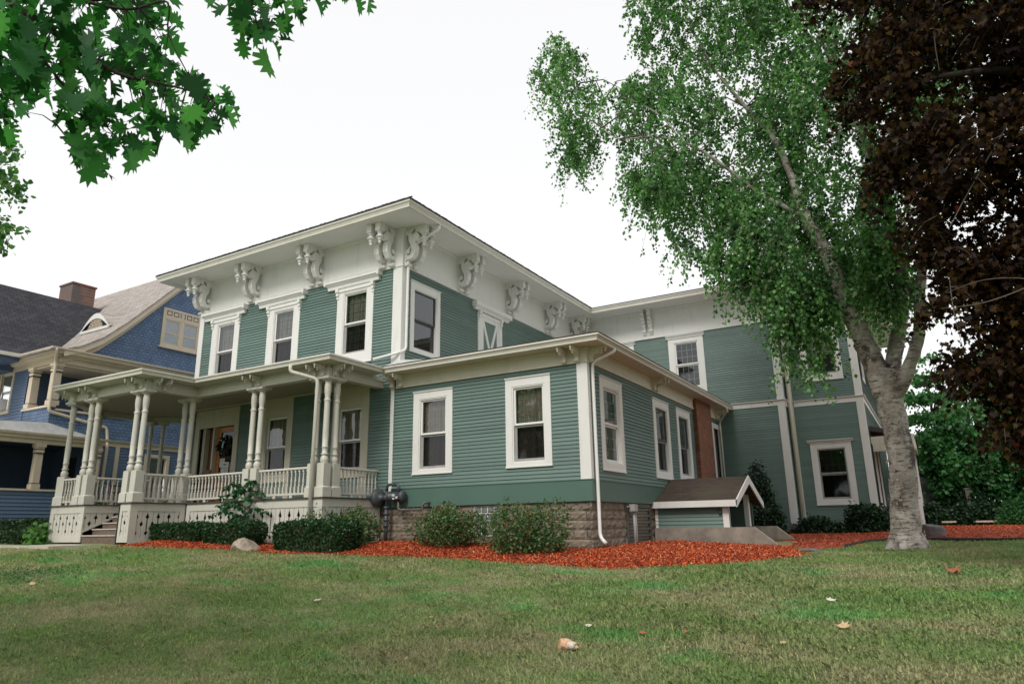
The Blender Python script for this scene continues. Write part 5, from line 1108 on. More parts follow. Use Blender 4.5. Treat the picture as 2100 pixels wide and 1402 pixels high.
def crown_points(poly, n, y0, ydev, seed, gap, scale=.9):
    P = np.array(poly); x = rng.uniform(P[:, 0].min(), P[:, 0].max(), n*8); z = rng.uniform(P[:, 1].min(), P[:, 1].max(), n*8)
    k = inside(poly, x, z); x, z = x[k], z[k]; D = edge_dist(poly, x, z); y = y0+rng.uniform(-1, 1, len(x))*ydev*np.clip(.15+D/1.6, .15, 1)
    A = np.stack([x, y, z], 1); f = lattice_noise(A, scale, seed); A = A[f > gap]; return A[:n]
A = crown_points(CA, 5900, 16.7, 1.9, 3.1, -.19, 1.15); A = A[(A[:, 2] < 7) | (lattice_noise(A, 1.9, 8.3) > -.36)]
for k in ('l1', 'l1b', 'l2'):                                                         # the big limbs stay in view: most sprays in front of them hang behind instead
    for a_, b_ in zip(LB[k][:-1], LB[k][1:]):
        a2, b2 = np.array([a_[0], a_[2]]), np.array([b_[0], b_[2]]); ab = b2-a2; q = A[:, [0, 2]]+np.array([0, -.35])-a2; t = np.clip((q@ab)/(ab@ab), 0, 1); dd = np.hypot(*(q-t[:, None]*ab).T)
        m_ = (dd < .5) & (A[:, 1] < 17.3) & (rng.random(len(A)) < .5); A[m_, 1] = rng.uniform(17.4, 18.6, m_.sum())
A = np.concatenate([A, crown_points([(-5.6, 8.8), (-5.0, 7.2), (-3.7, 6.1), (-2.8, 4.9), (-2.35, 3.5), (-1.75, 3.2), (-1.4, 4.2), (-1.55, 5.6), (-2.1, 7.0), (-3.2, 8.4)], 430, 16.3, 1.0, 5.5, -.2, 1.5),
                    crown_points([(-.55, 4.5), (.12, 4.6), (.3, 6.2), (0, 7.4), (-.6, 7.2), (-.75, 5.8)], 190, 16.7, .5, 1.5, -.5, 1.5)])
CP, d_, L_ = twig_leaves(A, 32, .85, 1.05, .045)
mb = MB(); twig_mesh(mb, A, d_, L_, 1.05, .007, 2)
for k, v in LB.items():
    if k == 'trunk': continue
    for p in v[3:]:
        for _ in range(3):
            j = rng.integers(0, len(A)); dd = np.linalg.norm(A-np.array(p[:3]), axis=1); c = A[np.argsort(dd)[rng.integers(5, 60)]]
            a = Vector(p[:3]); b = Vector(c); m_ = (a+b)/2+Vector((0, 0, .25)); mb.tube([a, m_, b], [.022, .014, .006], 5, False)
mb.build('twigs', 'twig', birch)
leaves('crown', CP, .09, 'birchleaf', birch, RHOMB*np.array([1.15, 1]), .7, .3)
# ---- purple maple, trunk out of sight to the right
maple = thing('maple_tree', 'dark purple-leaved maple overhanging from the right edge', 'tree', (6.2, 12.0, -.7))
MP = [(-0.54, 10.86), (-0.77, 8.86), (-0.46, 8.12), (-0.49, 7.27), (-0.37, 6.39), (-0.33, 5.58), (-0.06, 4.99), (-0.03, 4.48), (0.14, 4.04), (0.39, 3.75), (0.38, 3.22), (0.4, 2.76), (0.34, 2.37), (0.44, 2.03), (0.43, 1.75), (0.54, 1.53), (0.75, 1.24), (0.87, 0.93), (0.98, 0.79), (1.14, 0.62), (2.04, 0.34), (3.7, 1.98), (5.39, 10.01), (0.31, 13.78)]
mb = MB(); limb(mb, [(6.2, 12, -.8, .45), (6.1, 12, 1.0, .36), (6.0, 12, 2.6, .33), (5.8, 12, 5, .28), (5.6, 12, 8, .2), (5.5, 12, 11, .1)], 12)
for pts in ([(6.0, 12, 2.4, .15), (4.4, 11.8, 3.4, .11), (2.8, 11.6, 3.9, .07), (1.4, 11.5, 3.6, .04), (.7, 11.4, 3.1, .02)], [(5.9, 12, 3.6, .16), (4.0, 11.7, 5.4, .11), (2.2, 11.5, 6.3, .07), (.8, 11.4, 6.6, .035), (-.1, 11.3, 6.5, .015)],
            [(5.8, 12, 5, .16), (4.0, 11.7, 7.6, .11), (2.2, 11.4, 9.0, .07), (.6, 11.3, 9.5, .035), (-.4, 11.2, 9.3, .015)], [(6.1, 12, 1.6, .1), (4.4, 11.4, 1.9, .06), (2.8, 11, 1.9, .04), (1.6, 10.8, 1.5, .02)]): limb(mb, pts, 8)
mb.build('trunk', 'bark_dark', maple, True)
A1 = crown_points(MP, 5200, 11.4, 1.1, 7.7, -.26, 1.6); k_ = rng.random(len(A1)) < np.clip(.7+(A1[:, 0]-.0)*.4, .7, 1); A1 = A1[k_ & ((A1[:, 2] > 3.4) | (lattice_noise(A1, 2.6, 4.0) > -.12))]
A2 = crown_points([(1.2, 11), (1.5, 7.5), (1.5, 4.6), (2.3, 3.6), (2.3, 3.0), (2.6, 2.0), (4.5, 1.8), (9, 3), (11, 8), (7, 12.5)], 4200, 12.0, 2.6, 2.2, -.6, 1.3)  # crown bulk, mostly out of view, added to darken the side wall
A3 = crown_points([(.75, 3.5), (2.8, 4.4), (2.8, 1.7), (1.5, 1.1), (1.0, 1.5), (.85, 2.4)], 620, 11.3, .9, 6.1, -.42, 1.6)
A = np.concatenate([A1, A2, A3]); CP, d_, L_ = twig_leaves(A, 15, .55, .6, .065)
mb = MB(); twig_mesh(mb, A1, d_, L_, .55, .006, 3)
for pts in ([(2.4, 11, 3.5, .016), (1.7, 10.8, 3.0, .012), (1.0, 10.7, 2.75, .008), (.45, 10.6, 2.72, .004)], [(1.6, 10.8, 5.2, .012), (1.0, 10.7, 4.3, .008), (.7, 10.6, 3.8, .004)], [(2.0, 10.7, 2.6, .012), (1.5, 10.7, 2.95, .008), (1.0, 10.7, 3.05, .005), (.55, 10.7, 2.95, .003)], [(.62, 10.8, 3.2, .006), (.6, 10.8, 2.7, .005), (.62, 10.75, 2.2, .003)], [(1.3, 10.6, 8.2, .012), (1.0, 10.6, 7.0, .008), (.95, 10.6, 6.2, .004)]): limb(mb, pts, 5)
mb.build('twigs', 'twig', maple)
leaves('crown', CP, .088, 'mapleleaf', maple, MAPLE, .75, .3, up=(0, -.3, .6), curl=.3)
# ---- oak over the camera's left shoulder
oak = thing('oak_tree', 'oak with big lobed green leaves hanging in from the upper left corner', 'tree', (-6.6, -1.0, -1.5))
OB = [[(-6.4, -.9, 2.4, .14), (-5.3, -.2, 2.9, .09), (-4.25, 0.6, 2.94, 0.06), (-3.98, 1.11, 2.82, 0.045), (-3.75, 1.39, 2.65, 0.022), (-3.63, 1.57, 2.53, 0.016), (-3.5, 1.75, 2.42, 0.011), (-3.33, 1.87, 2.37, 0.007), (-3.23, 2.04, 2.37, 0.005), (-3.18, 2.16, 2.34, 0.003)],
      [(-4.25, .6, 2.94, .045), (-4.07, 0.95, 2.74, 0.03), (-3.77, 1.29, 2.5, 0.013), (-3.66, 1.38, 2.43, 0.011), (-3.58, 1.48, 2.29, 0.008), (-3.58, 1.59, 2.21, 0.006), (-3.48, 1.73, 2.07, 0.004), (-3.47, 1.84, 1.98, 0.002)],
      [(-3.98, 1.11, 2.82, 0.02), (-3.63, 1.46, 2.77, 0.012), (-3.44, 1.61, 2.77, 0.01), (-3.21, 1.68, 2.83, 0.01), (-2.94, 1.87, 2.87, 0.008), (-2.8, 1.99, 2.77, 0.006), (-2.81, 2.1, 2.65, 0.003)],
      [(-3.21, 1.68, 2.83, 0.01), (-2.82, 1.99, 2.90, 0.008), (-2.62, 2.22, 2.95, 0.005), (-2.39, 2.44, 2.97, 0.003)],
      [(-5.3, -.2, 2.9, .05), (-4.32, 0.9, 2.35, 0.03), (-3.94, 1.28, 2.21, 0.011), (-3.8, 1.4, 2.17, 0.007), (-3.8, 1.5, 2.11, 0.004)]]
OB += [[(-3.63, 1.46, 2.77, .012), (-3.33, 1.66, 2.69, .008), (-3.13, 1.76, 2.72, .006), (-3.18, 1.82, 2.58, .004), (-3.12, 1.92, 2.37, .003)], [(-3.58, 1.59, 2.21, .006), (-3.68, 1.58, 2.07, .005), (-3.56, 1.74, 1.92, .003)], [(-3.98, 1.11, 2.82, .02), (-3.75, 1.30, 2.75, .012), (-3.5, 1.50, 2.80, .008), (-3.25, 1.62, 2.85, .005)]]
mb = MB(); limb(mb, [(-6.6, -1, -1.7, .5), (-6.6, -1, -.5, .4), (-6.5, -1, 1.5, .36), (-6.4, -.95, 3.2, .32), (-6.4, -1, 6, .22), (-6.2, -1.2, 8.5, .1)], 14); tips = []
for b in OB: pts = limb(mb, b, 7, 4, .006); tips.append(pts)
mb.build('trunk', 'bark_dark', oak, True)
C_ = []; mb = MB(); allp = [q for t_ in tips for q in t_]
def spray(poly, X, n, dmin, dx):
    P = np.array(poly); got = []
    for _ in range(n*60):
        y, z = random.uniform(P[:, 0].min(), P[:, 0].max()), random.uniform(P[:, 1].min(), P[:, 1].max())
        if not inside(poly, np.array([y]), np.array([z]))[0]: continue
        if math.sin(y*9+1)*math.sin(z*8+y*3) > .72: continue
        if any((y-a)**2+(z-b)**2 < dmin*dmin for a, b in got): continue
        got.append((y, z)); k = random.gauss(0, dx); C_.append((X+k, y*(X+k)/X, z*(X+k)/X+.06))
        if len(got) >= n: break
OAKP = [[(0.956, 2.488), (1.966, 3.288), (1.978, 3.051), (2.04, 2.991), (1.976, 2.811), (2.047, 2.739), (2.072, 2.67), (2.212, 2.723), (2.318, 2.7), (2.548, 2.655), (2.44, 2.559), (2.365, 2.425), (2.298, 2.263), (2.127, 2.209), (1.989, 2.108), (1.972, 2.008), (1.838, 1.974), (1.738, 1.84), (1.592, 1.827), (1.615, 1.922), (1.516, 1.954), (1.402, 1.962), (1.381, 1.884), (1.3, 1.79), (1.09, 1.66)],
  [(1.808, 2.846), (2.518, 3.408), (2.536, 3.172), (2.355, 2.992), (2.29, 2.901), (2.334, 2.73), (2.302, 2.61), (2.213, 2.586), (1.992, 2.534), (1.964, 2.654), (1.857, 2.669)],
  [(2.17, 2.938), (2.663, 3.328), (2.592, 3.019), (2.474, 2.922), (2.254, 2.784)]]
spray(OAKP[0], -3.55, 400, .033, .16); spray(OAKP[1], -2.9, 75, .032, .10); spray(OAKP[2], -2.5, 22, .035, .06)
for c in C_:
    q = Vector(c); p = min(allp, key=lambda v: (v-q).length)
    if (p-q).length < .28: mb.tube([p, (p+q)/2+Vector((0, 0, .02)), q], [.0035, .0025, .0012], 4, False)
mb.build('twigs', 'bark_dark', oak)
leaves('crown', np.array(C_), .138, 'oakleaf', oak, OAK*np.array([.92, 1]), .5, .35, up=(.5, -.3, .5), curl=.6, wvar=.5)
A = rng.normal(0, 1, (800, 3)); A /= np.linalg.norm(A, axis=1)[:, None]; A *= rng.uniform(.5, 1, (800, 1)); A = A*np.array([5.0, 3.4, 2.3])+np.array([-8.2, -3.6, 7.4])
CP, d_, L_ = twig_leaves(A, 8, .7, .4, .12); leaves('crown', CP, .2, 'oakleaf', oak, OVAL, .5, .3)   # unseen canopy above and behind the camera, added to shade the near lawn
# ---- generic trees behind
def bush_tree(name, label, x, y, h, r, m, n, leaf, trunk_h=.3, seed=1.0, gap=-.25, tall=1.0, group=None, flat=False):
    z0 = gzf(x, y); t = thing(name, label, 'tree', (x, y, z0), group)
    mb = MB(); limb(mb, [(x, y, z0-.2, r*.09+.05), (x+.1, y, z0+h*.3, r*.07+.03), (x-.05, y, z0+h*.65, r*.045+.02), (x, y, z0+h*.95, .015)], 8)
    for k in range(9):
        a = k*2.4; zz = z0+h*(trunk_h+.06*k); q = r*(.85-.06*k); limb(mb, [(x, y, zz, r*.03+.02), (x+math.cos(a)*q*.5, y+math.sin(a)*q*.5, zz+h*.09, r*.02+.01), (x+math.cos(a)*q, y+math.sin(a)*q, zz+h*.14, .008)], 5)
    mb.build('trunk', 'bark_dark', t, True)
    A = rng.normal(0, 1, (n*2, 3)); A /= np.linalg.norm(A, axis=1)[:, None]; A *= (rng.random((n*2, 1))**.4)
    lob = 1+.28*np.sin(A[:, 0:1]*4+seed)*np.sin(A[:, 2:3]*5+seed*2)+.15*np.sin(A[:, 1:2]*7+seed*3)
    ch = h*(1-trunk_h)/2; A = A*lob*np.array([r, r, ch*1.05])+np.array([x, y, z0+h*trunk_h+ch])
    f = lattice_noise(A, 2.2/max(.6, r*.45), seed); A = A[f > gap][:n]
    if flat: A[:, 2] = z0+np.round((A[:, 2]-z0)/(h*.13))*(h*.13)+rng.normal(0, h*.012, len(A))
    CP, d_, L_ = twig_leaves(A, 12, r*.22, .3, leaf*.7); leaves('crown', CP, leaf, m, t, OVAL, .45, .35); return t
bush_tree('garden_tree', 'dense dark green broadleaf tree just right of the birch trunk', 1.05, 36, 4.5, 1.3, 'farleaf', 900, .17, .12, 1.3, -.5)
bush_tree('garden_tree', 'rounded mid-green tree at the right edge behind the deck rail', 3.6, 36, 3.9, 2.05, 'farleaf', 1500, .15, .12, 2.2, -.6)
bush_tree('garden_tree', 'tall sparse tree in flat leafy tiers above the dark tree', .75, 50, 9.4, 1.5, 'farleaf', 420, .2, .38, 3.4, -.1, flat=True)
bush_tree('garden_tree', 'pale loose-crowned tree showing between the purple leaves', 3.6, 44, 8.8, 2.3, 'paleleaf', 800, .2, .32, 4.1, -.3)
bush_tree('garden_tree', 'far green tree filling in behind the rounded tree', 6.5, 52, 7.5, 3.2, 'farleaf', 900, .22, .15, 5.3, -.4)
bush_tree('garden_tree', 'low dark tree in shade between the birch and the weathered post', .1, 41, 4.0, 1.7, 'darkleaf', 700, .18, .05, 6.3, -.6)
bush_tree('street_tree', 'small-leaved tree whose twigs show at the far left edge', -22.6, 6.6, 14.2, 2.05, 'birchleaf', 1100, .16, .45, 7.3, -.2)

for x, y, h, r, lb in ((-9, -16, 11, 4.5, 'broad leafy tree across the street, mirrored in the upper front windows'), (3, -18, 13, 5, 'tallest leafy tree across the street, opposite the wing windows'), (-22, -14, 12, 5, 'spreading leafy tree across the street, opposite the porch')):
    bush_tree('street_tree', lb, x, y, h, r, 'farleaf', 700, .34, .25, 8+x, -.4)

# ---- shrubs
def shrub(name, label, x, y, r, h, m, n, leaf, base=None, sx=1.0, wild=.3, stems=10, shape=OVAL, droop=.2, bottom=.12):
    z0 = base if base is not None else gzf(x, y); t = thing(name, label, 'shrub', (x, y, z0)); mb = MB()
    for k in range(stems):
        a = rng.uniform(0, 6.28); q = rng.uniform(.3, .95); limb(mb, [(x+math.cos(a)*.06*r, y+math.sin(a)*.06*r, z0-.05, .014), (x+math.cos(a)*r*q*.4*sx, y+math.sin(a)*r*q*.4, z0+h*.45, .009), (x+math.cos(a)*r*q*.8*sx, y+math.sin(a)*r*q*.8, z0+h*rng.uniform(.6, .95), .004)], 4, 3, .01)
    mb.build('stems', 'stem', t)
    A = rng.normal(0, 1, (n, 3)); A /= np.linalg.norm(A, axis=1)[:, None]; A *= (rng.random((n, 1))**.33); A[:, 2] = np.abs(A[:, 2])*(1-bottom)+bottom*.5
    lob = 1+wild*(np.sin(A[:, 0]*5+x)*np.sin(A[:, 1]*4+y)+.6*np.sin(A[:, 2]*6+x*2))[:, None]*.8
    A = A*lob*np.array([r*sx, r, h*.95])+np.array([x, y, z0]); A[:, 2] = np.maximum(A[:, 2], z0+.03)
    CP, d_, L_ = twig_leaves(A, 7, r*.22, .25, leaf*.8); CP[:, 2] = np.maximum(CP[:, 2], z0+.02); leaves('foliage', CP, leaf, m, t, shape, droop, .35); return t
def hedge(name, label, x0, x1, y0, y1, z0, z1, m, n, leaf):
    """clipped block: leaves fill the skin of a rounded, slightly lumpy box"""
    t = thing(name, label, 'hedge', ((x0+x1)/2, (y0+y1)/2, z0)); c = np.array([(x0+x1)/2, (y0+y1)/2, z0]); s = np.array([(x1-x0)/2, (y1-y0)/2, z1-z0])
    P = rng.uniform(-1, 1, (n, 3)); P[:, 2] = np.abs(P[:, 2]); w = np.array([1/s[0], 1/s[1], 1/s[2]]); k = rng.integers(0, 5, n); pr = np.array([s[1]*s[2], s[1]*s[2], s[0]*s[2], s[0]*s[2], s[0]*s[1]]); k = rng.choice(5, n, p=pr/pr.sum())
    dp = np.abs(rng.normal(0, .05, n)); 
    P[k == 0, 0] = 1-dp[k == 0]/s[0]; P[k == 1, 0] = -1+dp[k == 1]/s[0]; P[k == 2, 1] = 1-dp[k == 2]/s[1]; P[k == 3, 1] = -1+dp[k == 3]/s[1]; P[k == 4, 2] = 1-dp[k == 4]/s[2]
    e = np.abs(P)**6; rad = (e.sum(1))**(1/6); P = P/np.maximum(1, rad)[:, None]; P[:, :2] *= (1-.10*(1-P[:, 2:3])**2)
    C = c+P*s+rng.normal(0, .018, (n, 3)); C[:, 2] += .035*np.sin(C[:, 0]*3+y0)*np.sin(C[:, 1]*4); C[:, 2] = np.maximum(C[:, 2], z0+.01)
    leaves('foliage', C, leaf, m, t, OVAL, -.2, .35, up=None)
    g = MB(); u = .84; vs = []
    for q in (.0, .5, .86):
        for a in np.linspace(0, 6.28, 25)[:-1]: ca, sa = math.cos(a), math.sin(a); k_ = 1/max(abs(ca)**.9, abs(sa)**.9, .8)*.96; vs.append((c[0]+ca*k_*s[0]*u*.97, c[1]+sa*k_*s[1]*u*.97, z0+s[2]*q*(1 if q < .8 else 1)))
    g.add(vs, [(j*24+i, j*24+(i+1) % 24, (j+1)*24+(i+1) % 24, (j+1)*24+i) for j in range(2) for i in range(24)]+[tuple(48+i for i in range(24))]); g.build('branches', 'stem', t); return t
bz = lambda x, y: bed_z(BEDS['front'], x, y)
hedge('boxwood_hedge', 'low clipped boxwood hedge nearest the porch steps', -18.35, -16.15, 11.65, 12.35, bz(-17.2, 12)-.03, .19, 'boxleaf', 7500, .05)
hedge('boxwood_hedge', 'clipped boxwood block below the large-leaved plant', -16.1, -14.35, 11.65, 12.4, bz(-15.2, 12)-.03, .17, 'boxleaf', 7000, .05)
hedge('boxwood_hedge', 'bright-topped clipped hedge, largest of the three by the porch', -13.75, -11.45, 11.8, 12.7, bz(-12.6, 12.1)-.03, .18, 'boxleaf', 10500, .05)
shrub('flowering_shrub', 'loose reddish-green shrub in front of the gas meter and porch corner', -12.95, 13.35, .92, 1.12, 'shrubleaf', 1050, .055, bz(-12.8, 13.3), 1.1, .35)
shrub('flowering_shrub', 'green and brown shrub under the left wing window', -9.75, 13.55, .78, 1.08, 'shrubleaf', 1050, .055, bz(-9.7, 13.5), 1.0, .35)
shrub('flowering_shrub', 'bushy green shrub in front of the stone foundation corner', -7.55, 13.3, .86, 1.0, 'shrubleaf', 1050, .055, bz(-7.5, 13.3), 1.08, .35)
# large-leaved plant: leaves in flat tiers on arching stalks
sx_, sy_ = -15.85, 12.75; sz_ = bz(sx_, sy_); su = thing('sumac_plant', 'leggy plant with broad hanging leaf tiers above the middle hedge', 'plant', (sx_, sy_, sz_)); mb = MB(); pts_ = []
limb(mb, [(sx_, sy_, sz_-.05, .022), (sx_+.03, sy_, sz_+.7, .018), (sx_, sy_-.05, sz_+1.35, .01)], 6)
for k in range(19):
    a = k*2.4+.4; zt_ = sz_+.35+k*.055; rr = 1.2-.035*k if k > 3 else .8; q = [(sx_, sy_, zt_, .01), (sx_+math.cos(a)*rr*.5, sy_+math.sin(a)*rr*.3-.05, zt_+.20, .007), (sx_+math.cos(a)*rr, sy_+math.sin(a)*rr*.55-.08, zt_+.08, .003)]
    pp = limb(mb, q, 5, 4, .004)
    for i, p in enumerate(pp[2:]):
        for s in (-1, 1): pts_.append((p.x+s*.05*math.sin(a), p.y-s*.05*math.cos(a), p.z)); pts_.append((p.x+s*.03*math.sin(a), p.y-s*.04*math.cos(a), p.z-.01))
mb.build('stems', 'stem', su, True); leaves('foliage', np.array(pts_), .125, 'sumacleaf', su, OVAL*np.array([.95, 1]), .3, .25, up=(0, 0, 3.2), curl=.35)
shrub('yew', 'tall dark evergreen shrub in the corner behind the cellar entrance', -5.25, 25.6, .72, 2.35, 'yewleaf', 1800, .075, gzf(-5.2, 25.6), 1.0, .25)
shrub('yew', 'low dark evergreen shrub beside the tall one by the rear wall', -4.75, 24.6, .55, 1.1, 'yewleaf', 900, .07, gzf(-4.7, 24.6), 1.0, .25)
shrub('laurel', 'small dark shrub at the foot of the rear corner', -3.55, 26.2, .62, .72, 'darkleaf', 1000, .085, gzf(-3.5, 26.2), 1.05, .25)
shrub('laurel', 'wider dark shrub below the lower rear window, beside the birch', -1.95, 26.3, .70, 1.0, 'darkleaf', 1300, .09, gzf(-2, 26.3), 1.05, .25)
hedge('boxwood_hedge', 'long dark hedge nearer the path, left of the porch', -28.0, -22.75, 11.1, 11.85, -.45, .08, 'boxleaf', 9000, .06)
hedge('boxwood_hedge', 'upper dark hedge against the blue porch wall', -28.0, -23.1, 11.95, 12.8, -.45, .44, 'boxleaf', 8000, .06)
shrub('lime_plant', 'bright green leafy plant in front of the lower left hedge', -22.45, 10.95, .28, .62, 'limeleaf', 26, .14, gzf(-22.3, 11), 1.0, .2, 5)
shrub('lime_plant', 'bright green leafy plant beside the porch corner behind the hedge', -23.6, 12.95, .34, 1.15, 'limeleaf', 40, .13, gzf(-24, 12.4), 1.0, .2, 5)
shrub('rounded_shrub', 'ball-shaped green shrub at the right edge of the rear mulch bed', 2.75, 32.2, .85, 1.15, 'farleaf', 1200, .07, gzf(2.7, 32), 1.0, .1)
for x, y, r, h, lb in ((.9, 33.6, .8, .9, 'dark ground shrub beside the weathered post'), (1.7, 33.4, .7, .75, 'dark ground shrub below the deck rail'), (-.35, 33.0, .7, 1.1, 'dark shrub right beside the birch trunk'), (1.25, 35.0, .8, 1.45, 'olive shrub seen through the deck rail'), (2.3, 34.2, .8, .9, 'dark shrub between deck rail and ball shrub'), (3.6, 33.6, .9, 1.2, 'dark shrub behind the ball shrub')):
    shrub('garden_shrub', lb, x, y, r, h, 'darkleaf', 500, .10, gzf(x, y), 1.1, .25)
# boulders and stones
def stone(name, label, x, y, z, sx2, sy2, sz2, m, cat='rock'):
    import bmesh
    ROCKCUT = [(*Vector((random.gauss(0, 1), random.gauss(0, 1), random.gauss(.4, .6))).normalized(), random.uniform(.5, .75)) for _ in range(7)]
    bm = bmesh.new(); bmesh.ops.create_icosphere(bm, subdivisions=4, radius=1)
    s0 = random.uniform(0, 9)
    for v in bm.verts:
        p = v.co; k = 1+.16*math.sin(p.x*3+s0)*math.sin(p.y*3.3+s0)+.10*math.sin(p.z*6+p.x*4+s0)+.03*math.sin(p.x*13+p.z*11)
        q = p*k; f = .9; q = Vector((max(-f, min(f, q.x)), max(-f, min(f, q.y)), max(-f, q.z)))
        for (a_, b_, c_, d_) in ROCKCUT:
            e_ = q.x*a_+q.y*b_+q.z*c_-d_
            if e_ > 0: q = q-Vector((a_, b_, c_))*e_*.92
        v.co = (q.x*sx2, q.y*sy2, q.z*sz2)
    me = bpy.data.meshes.new(name); bm.to_mesh(me); bm.free(); me.materials.append(M[m]); me.polygons.foreach_set('use_smooth', [True]*len(me.polygons))
    o = link(bpy.data.objects.new(name, me)); o.location = (x, y, z); tag(o, label, cat); return o
stone('rock', 'tan angular rock on the mulch edge in front of the hedges', -14.25, 11.55, -.40, .50, .34, .22, 'rock')
stone('boulder', 'grey rounded boulder beside the foot of the birch', -.16, 22.6, -.38, .36, .3, .40, 'boulder')
stone('rock', 'flat grey stone at the tip of the mulch by the cellar steps', -2.45, 16.6, -.66, .34, .22, .11, 'boulder')
stone('rock', 'brown stone against the rear wall corner', -4.2, 26.6, -.3, .28, .2, .3, 'boulder')
# edging, shed, post, deck rail, boards in the back garden
ep = [(-1.95, 18.5), (-1.55, 20.3), (-1.05, 21.3), (-.2, 21.5), (1.2, 21.3), (3, 21.2), (8, 21.4)]
mb = MB()
for a, b in zip(ep[:-1], ep[1:]): za, zb2 = gzf(*a), gzf(*b); mb.add([(a[0], a[1], za-.05), (b[0], b[1], zb2-.05), (b[0], b[1], zb2+.085), (a[0], a[1], za+.085), (a[0], a[1]+.04, za-.05), (b[0], b[1]+.04, zb2-.05), (b[0], b[1]+.04, zb2+.085), (a[0], a[1]+.04, za+.085)], [(0, 1, 2, 3), (4, 7, 6, 5), (3, 2, 6, 7)])
tag(mb.build('garden_edging', 'edging'), 'black plastic edging along the rear mulch bed', 'edging')
sh_ = thing('shed', 'dark shed wall in the shade right of the birch', 'shed', (.5, 37, -.4)); mb = MB(); mb.box(-.6, 1.30, 36.6, 38, -.4, 2.0); mb.build('wall', 'louver', sh_); mb = MB(); mb.prism([(-.8, 1.98), (1.5, 1.98), (.35, 2.7)], 36.4, 38.2, lambda p, q, t: (p, t, q)); mb.build('roof', 'roof', sh_)
mb = MB(); mb.box(1.16, 1.30, 34.5, 34.62, -.4, 1.15); mb.box(1.13, 1.33, 34.47, 34.65, 1.15, 1.2); tag(mb.build('fence_post', 'twig'), 'weathered post standing among dark shrubs in the back garden', 'post')
dk = thing('deck_rail', 'dark deck railing with steps in the back garden', 'deck railing', (2.2, 37, -.4)); mb = MB()
mb.box(1.72, 3.05, 36.9, 37.0, 1.34, 1.42); mb.box(1.8, 2.95, 36.92, 36.98, .42, .52); mb.add([(3.0, 36.9, 1.34), (4.3, 36.9, .62), (4.3, 37, .62), (3.0, 37, 1.34), (3.0, 36.9, 1.42), (4.3, 36.9, .70), (4.3, 37, .70), (3, 37, 1.42)], [(0, 1, 5, 4), (4, 5, 6, 7), (0, 3, 2, 1)]); mb.build('rail', 'deck', dk)
for x in (1.78, 2.62, 2.98): mb = MB(); mb.box(x-.05, x+.05, 36.9, 37.0, -.4, 1.34); mb.build('post', 'deck', dk)
mb = MB(); mb.box(1.7, 3.0, 36.85, 38.5, .30, .42); mb.build('platform', 'deck', dk)
for x0, x1, lb in ((.15, .62, 'short pale board lying behind the boulder'), (1.25, 2.15, 'long pale board lying along the back of the mulch')): mb = MB(); z = gzf(x0, 32.2)+.19; mb.box(x0, x1, 32.1, 32.25, z, z+.06); tag(mb.build('timber_board', 'tan'), lb, 'board')
# things lying on the lawn
def on_lawn(px, py):
    d = ray(px, py); t = 3.0
    for _ in range(400):
        p = d.normalized()*t
        if p.z <= gzf(p.x, p.y): break
        t += .04
    return p.x, p.y, gzf(p.x, p.y)
cx_, cy_, cz_ = on_lawn(40, 1182); q_ = rng.normal(0, 1, (1500, 2))*np.array([.55, .5])+np.array([cx_, cy_])
tag(leaves('clover_patch', np.stack([q_[:, 0], q_[:, 1], gz(q_[:, 0], q_[:, 1])+rng.uniform(.03, .07, 1500)], 1), .035, 'farleaf', None, OVAL, 0, .4, up=(0, 0, 2.5)), 'patch of broad-leaved clover in the lawn near the left edge', 'clover', kind='stuff')
M['leafbrown'] = plain('fallen_leaf_brown', (.28, .10, .045), .7, .3, 30, .2); M['leaftan'] = plain('fallen_leaf_tan', (.50, .36, .20), .7, .25, 30, .2); M['leafpale'] = plain('fallen_leaf_pale', (.60, .55, .45), .7, .2, 30, .2)
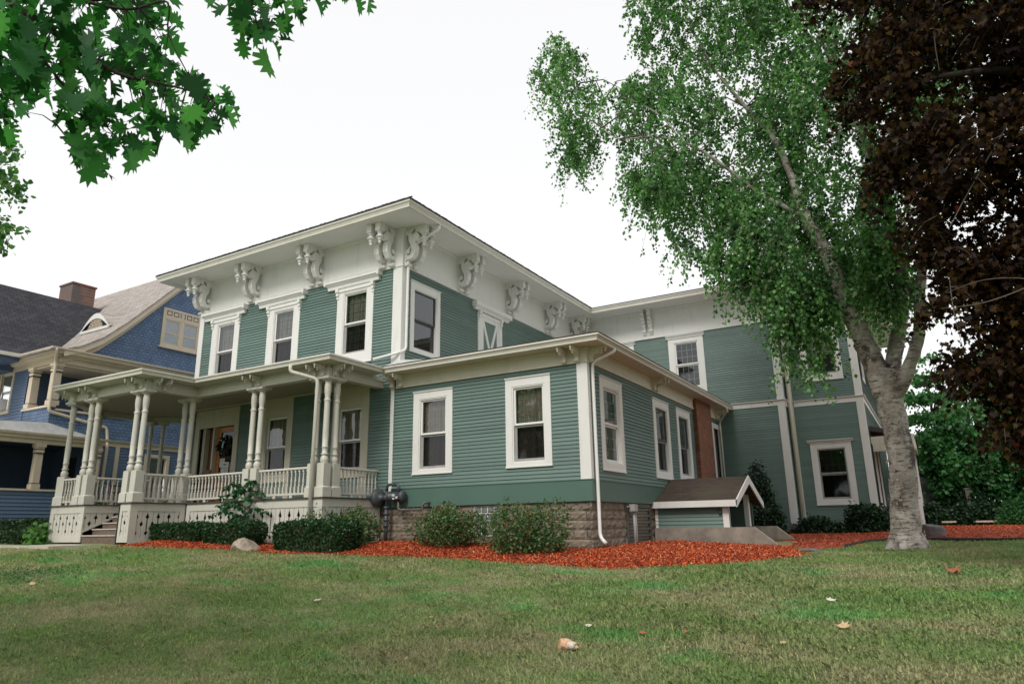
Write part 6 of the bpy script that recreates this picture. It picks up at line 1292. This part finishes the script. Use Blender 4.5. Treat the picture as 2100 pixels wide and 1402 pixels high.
def fallen(px, py, label, m, size):
    x, y, z = on_lawn(px, py); a = random.uniform(0, 6.28); mb = MB(); out = MAPLE if size > .08 else OVAL; c = [(p[0]*size, (p[1]-.5)*size) for p in out]
    vs = [(x+math.cos(a)*p-math.sin(a)*q, y+math.sin(a)*p+math.cos(a)*q, z+.035+(p*p+q*q)*5+.3*p*math.sin(a)) for p, q in c]; n = len(vs)
    vs2 = [(u, v, w-.003) for u, v, w in vs]; mb.add(vs+vs2, [tuple(range(n)), tuple(range(2*n-1, n-1, -1))]+[(i, (i+1) % n, n+(i+1) % n, n+i) for i in range(n)]); tag(mb.build('fallen_leaf', m), label, 'leaf', 'fallen leaves on the lawn')
for a in [(1703, 1238, 'pale curled leaf on the dry grass below the cellar steps', 'leafpale', .11), (1735, 1294, 'long tan leaf on the right side of the lawn', 'leaftan', .13), (1207, 1290, 'small white leaf just above the tan lump', 'leafpale', .08),
          (1316, 1306, 'dark brown leaf on the green patch', 'leafbrown', .09), (1405, 1303, 'small brown leaf between two other fallen leaves', 'leafbrown', .07), (901, 1286, 'reddish leaf in the middle of the lawn', 'leafbrown', .07),
          (884, 1271, 'pale reddish leaf next to the reddish one', 'leaftan', .06), (924, 1227, 'tiny red leaf nearest the mulch', 'leafbrown', .07), (510, 1305, 'brown leaf on the left half of the lawn', 'leafbrown', .08), (650, 1236, 'pale narrow leaf left of centre on the lawn', 'leafpale', .10),
          (67, 1202, 'pale leaf near the left edge of the lawn', 'leaftan', .13), (113, 1113, 'orange leaf on the grass by the path', 'leafbrown', .12), (1960, 1180, 'dark leaf clump on the shaded grass near the maple', 'leafbrown', .2), (1607, 1326, 'tan leaf near the bottom right of the lawn', 'leaftan', .07)]: fallen(*a)
x, y, z = on_lawn(1164, 1334); M['bun'] = None
m_, n_, l_, p_ = mat('mushroom_skin'); l_.new(ramp(n_, l_, noise(n_, l_, pos(n_), 9, 4), [(.38, (.50, .20, .06)), (.6, (.66, .48, .34))]), p_.inputs['Base Color']); p_.inputs['Roughness'].default_value = .5; M['bun'] = m_
o = stone('mushroom', 'orange and white lump, like a toppled mushroom, on the grass', x, y, z+.055, .13, .085, .062, 'bun', 'mushroom'); o.rotation_euler = (0, 0, R(-28))
mb = MB(); mb.lathe([(.02, -.02), (.035, 0), (.03, .04), (.015, .055)], (.085, -.035, .0), 10, 'x'); st_ = mb.build('stalk', 'leafpale', o, True, loc=None)
st_.location = (0, 0, 0)
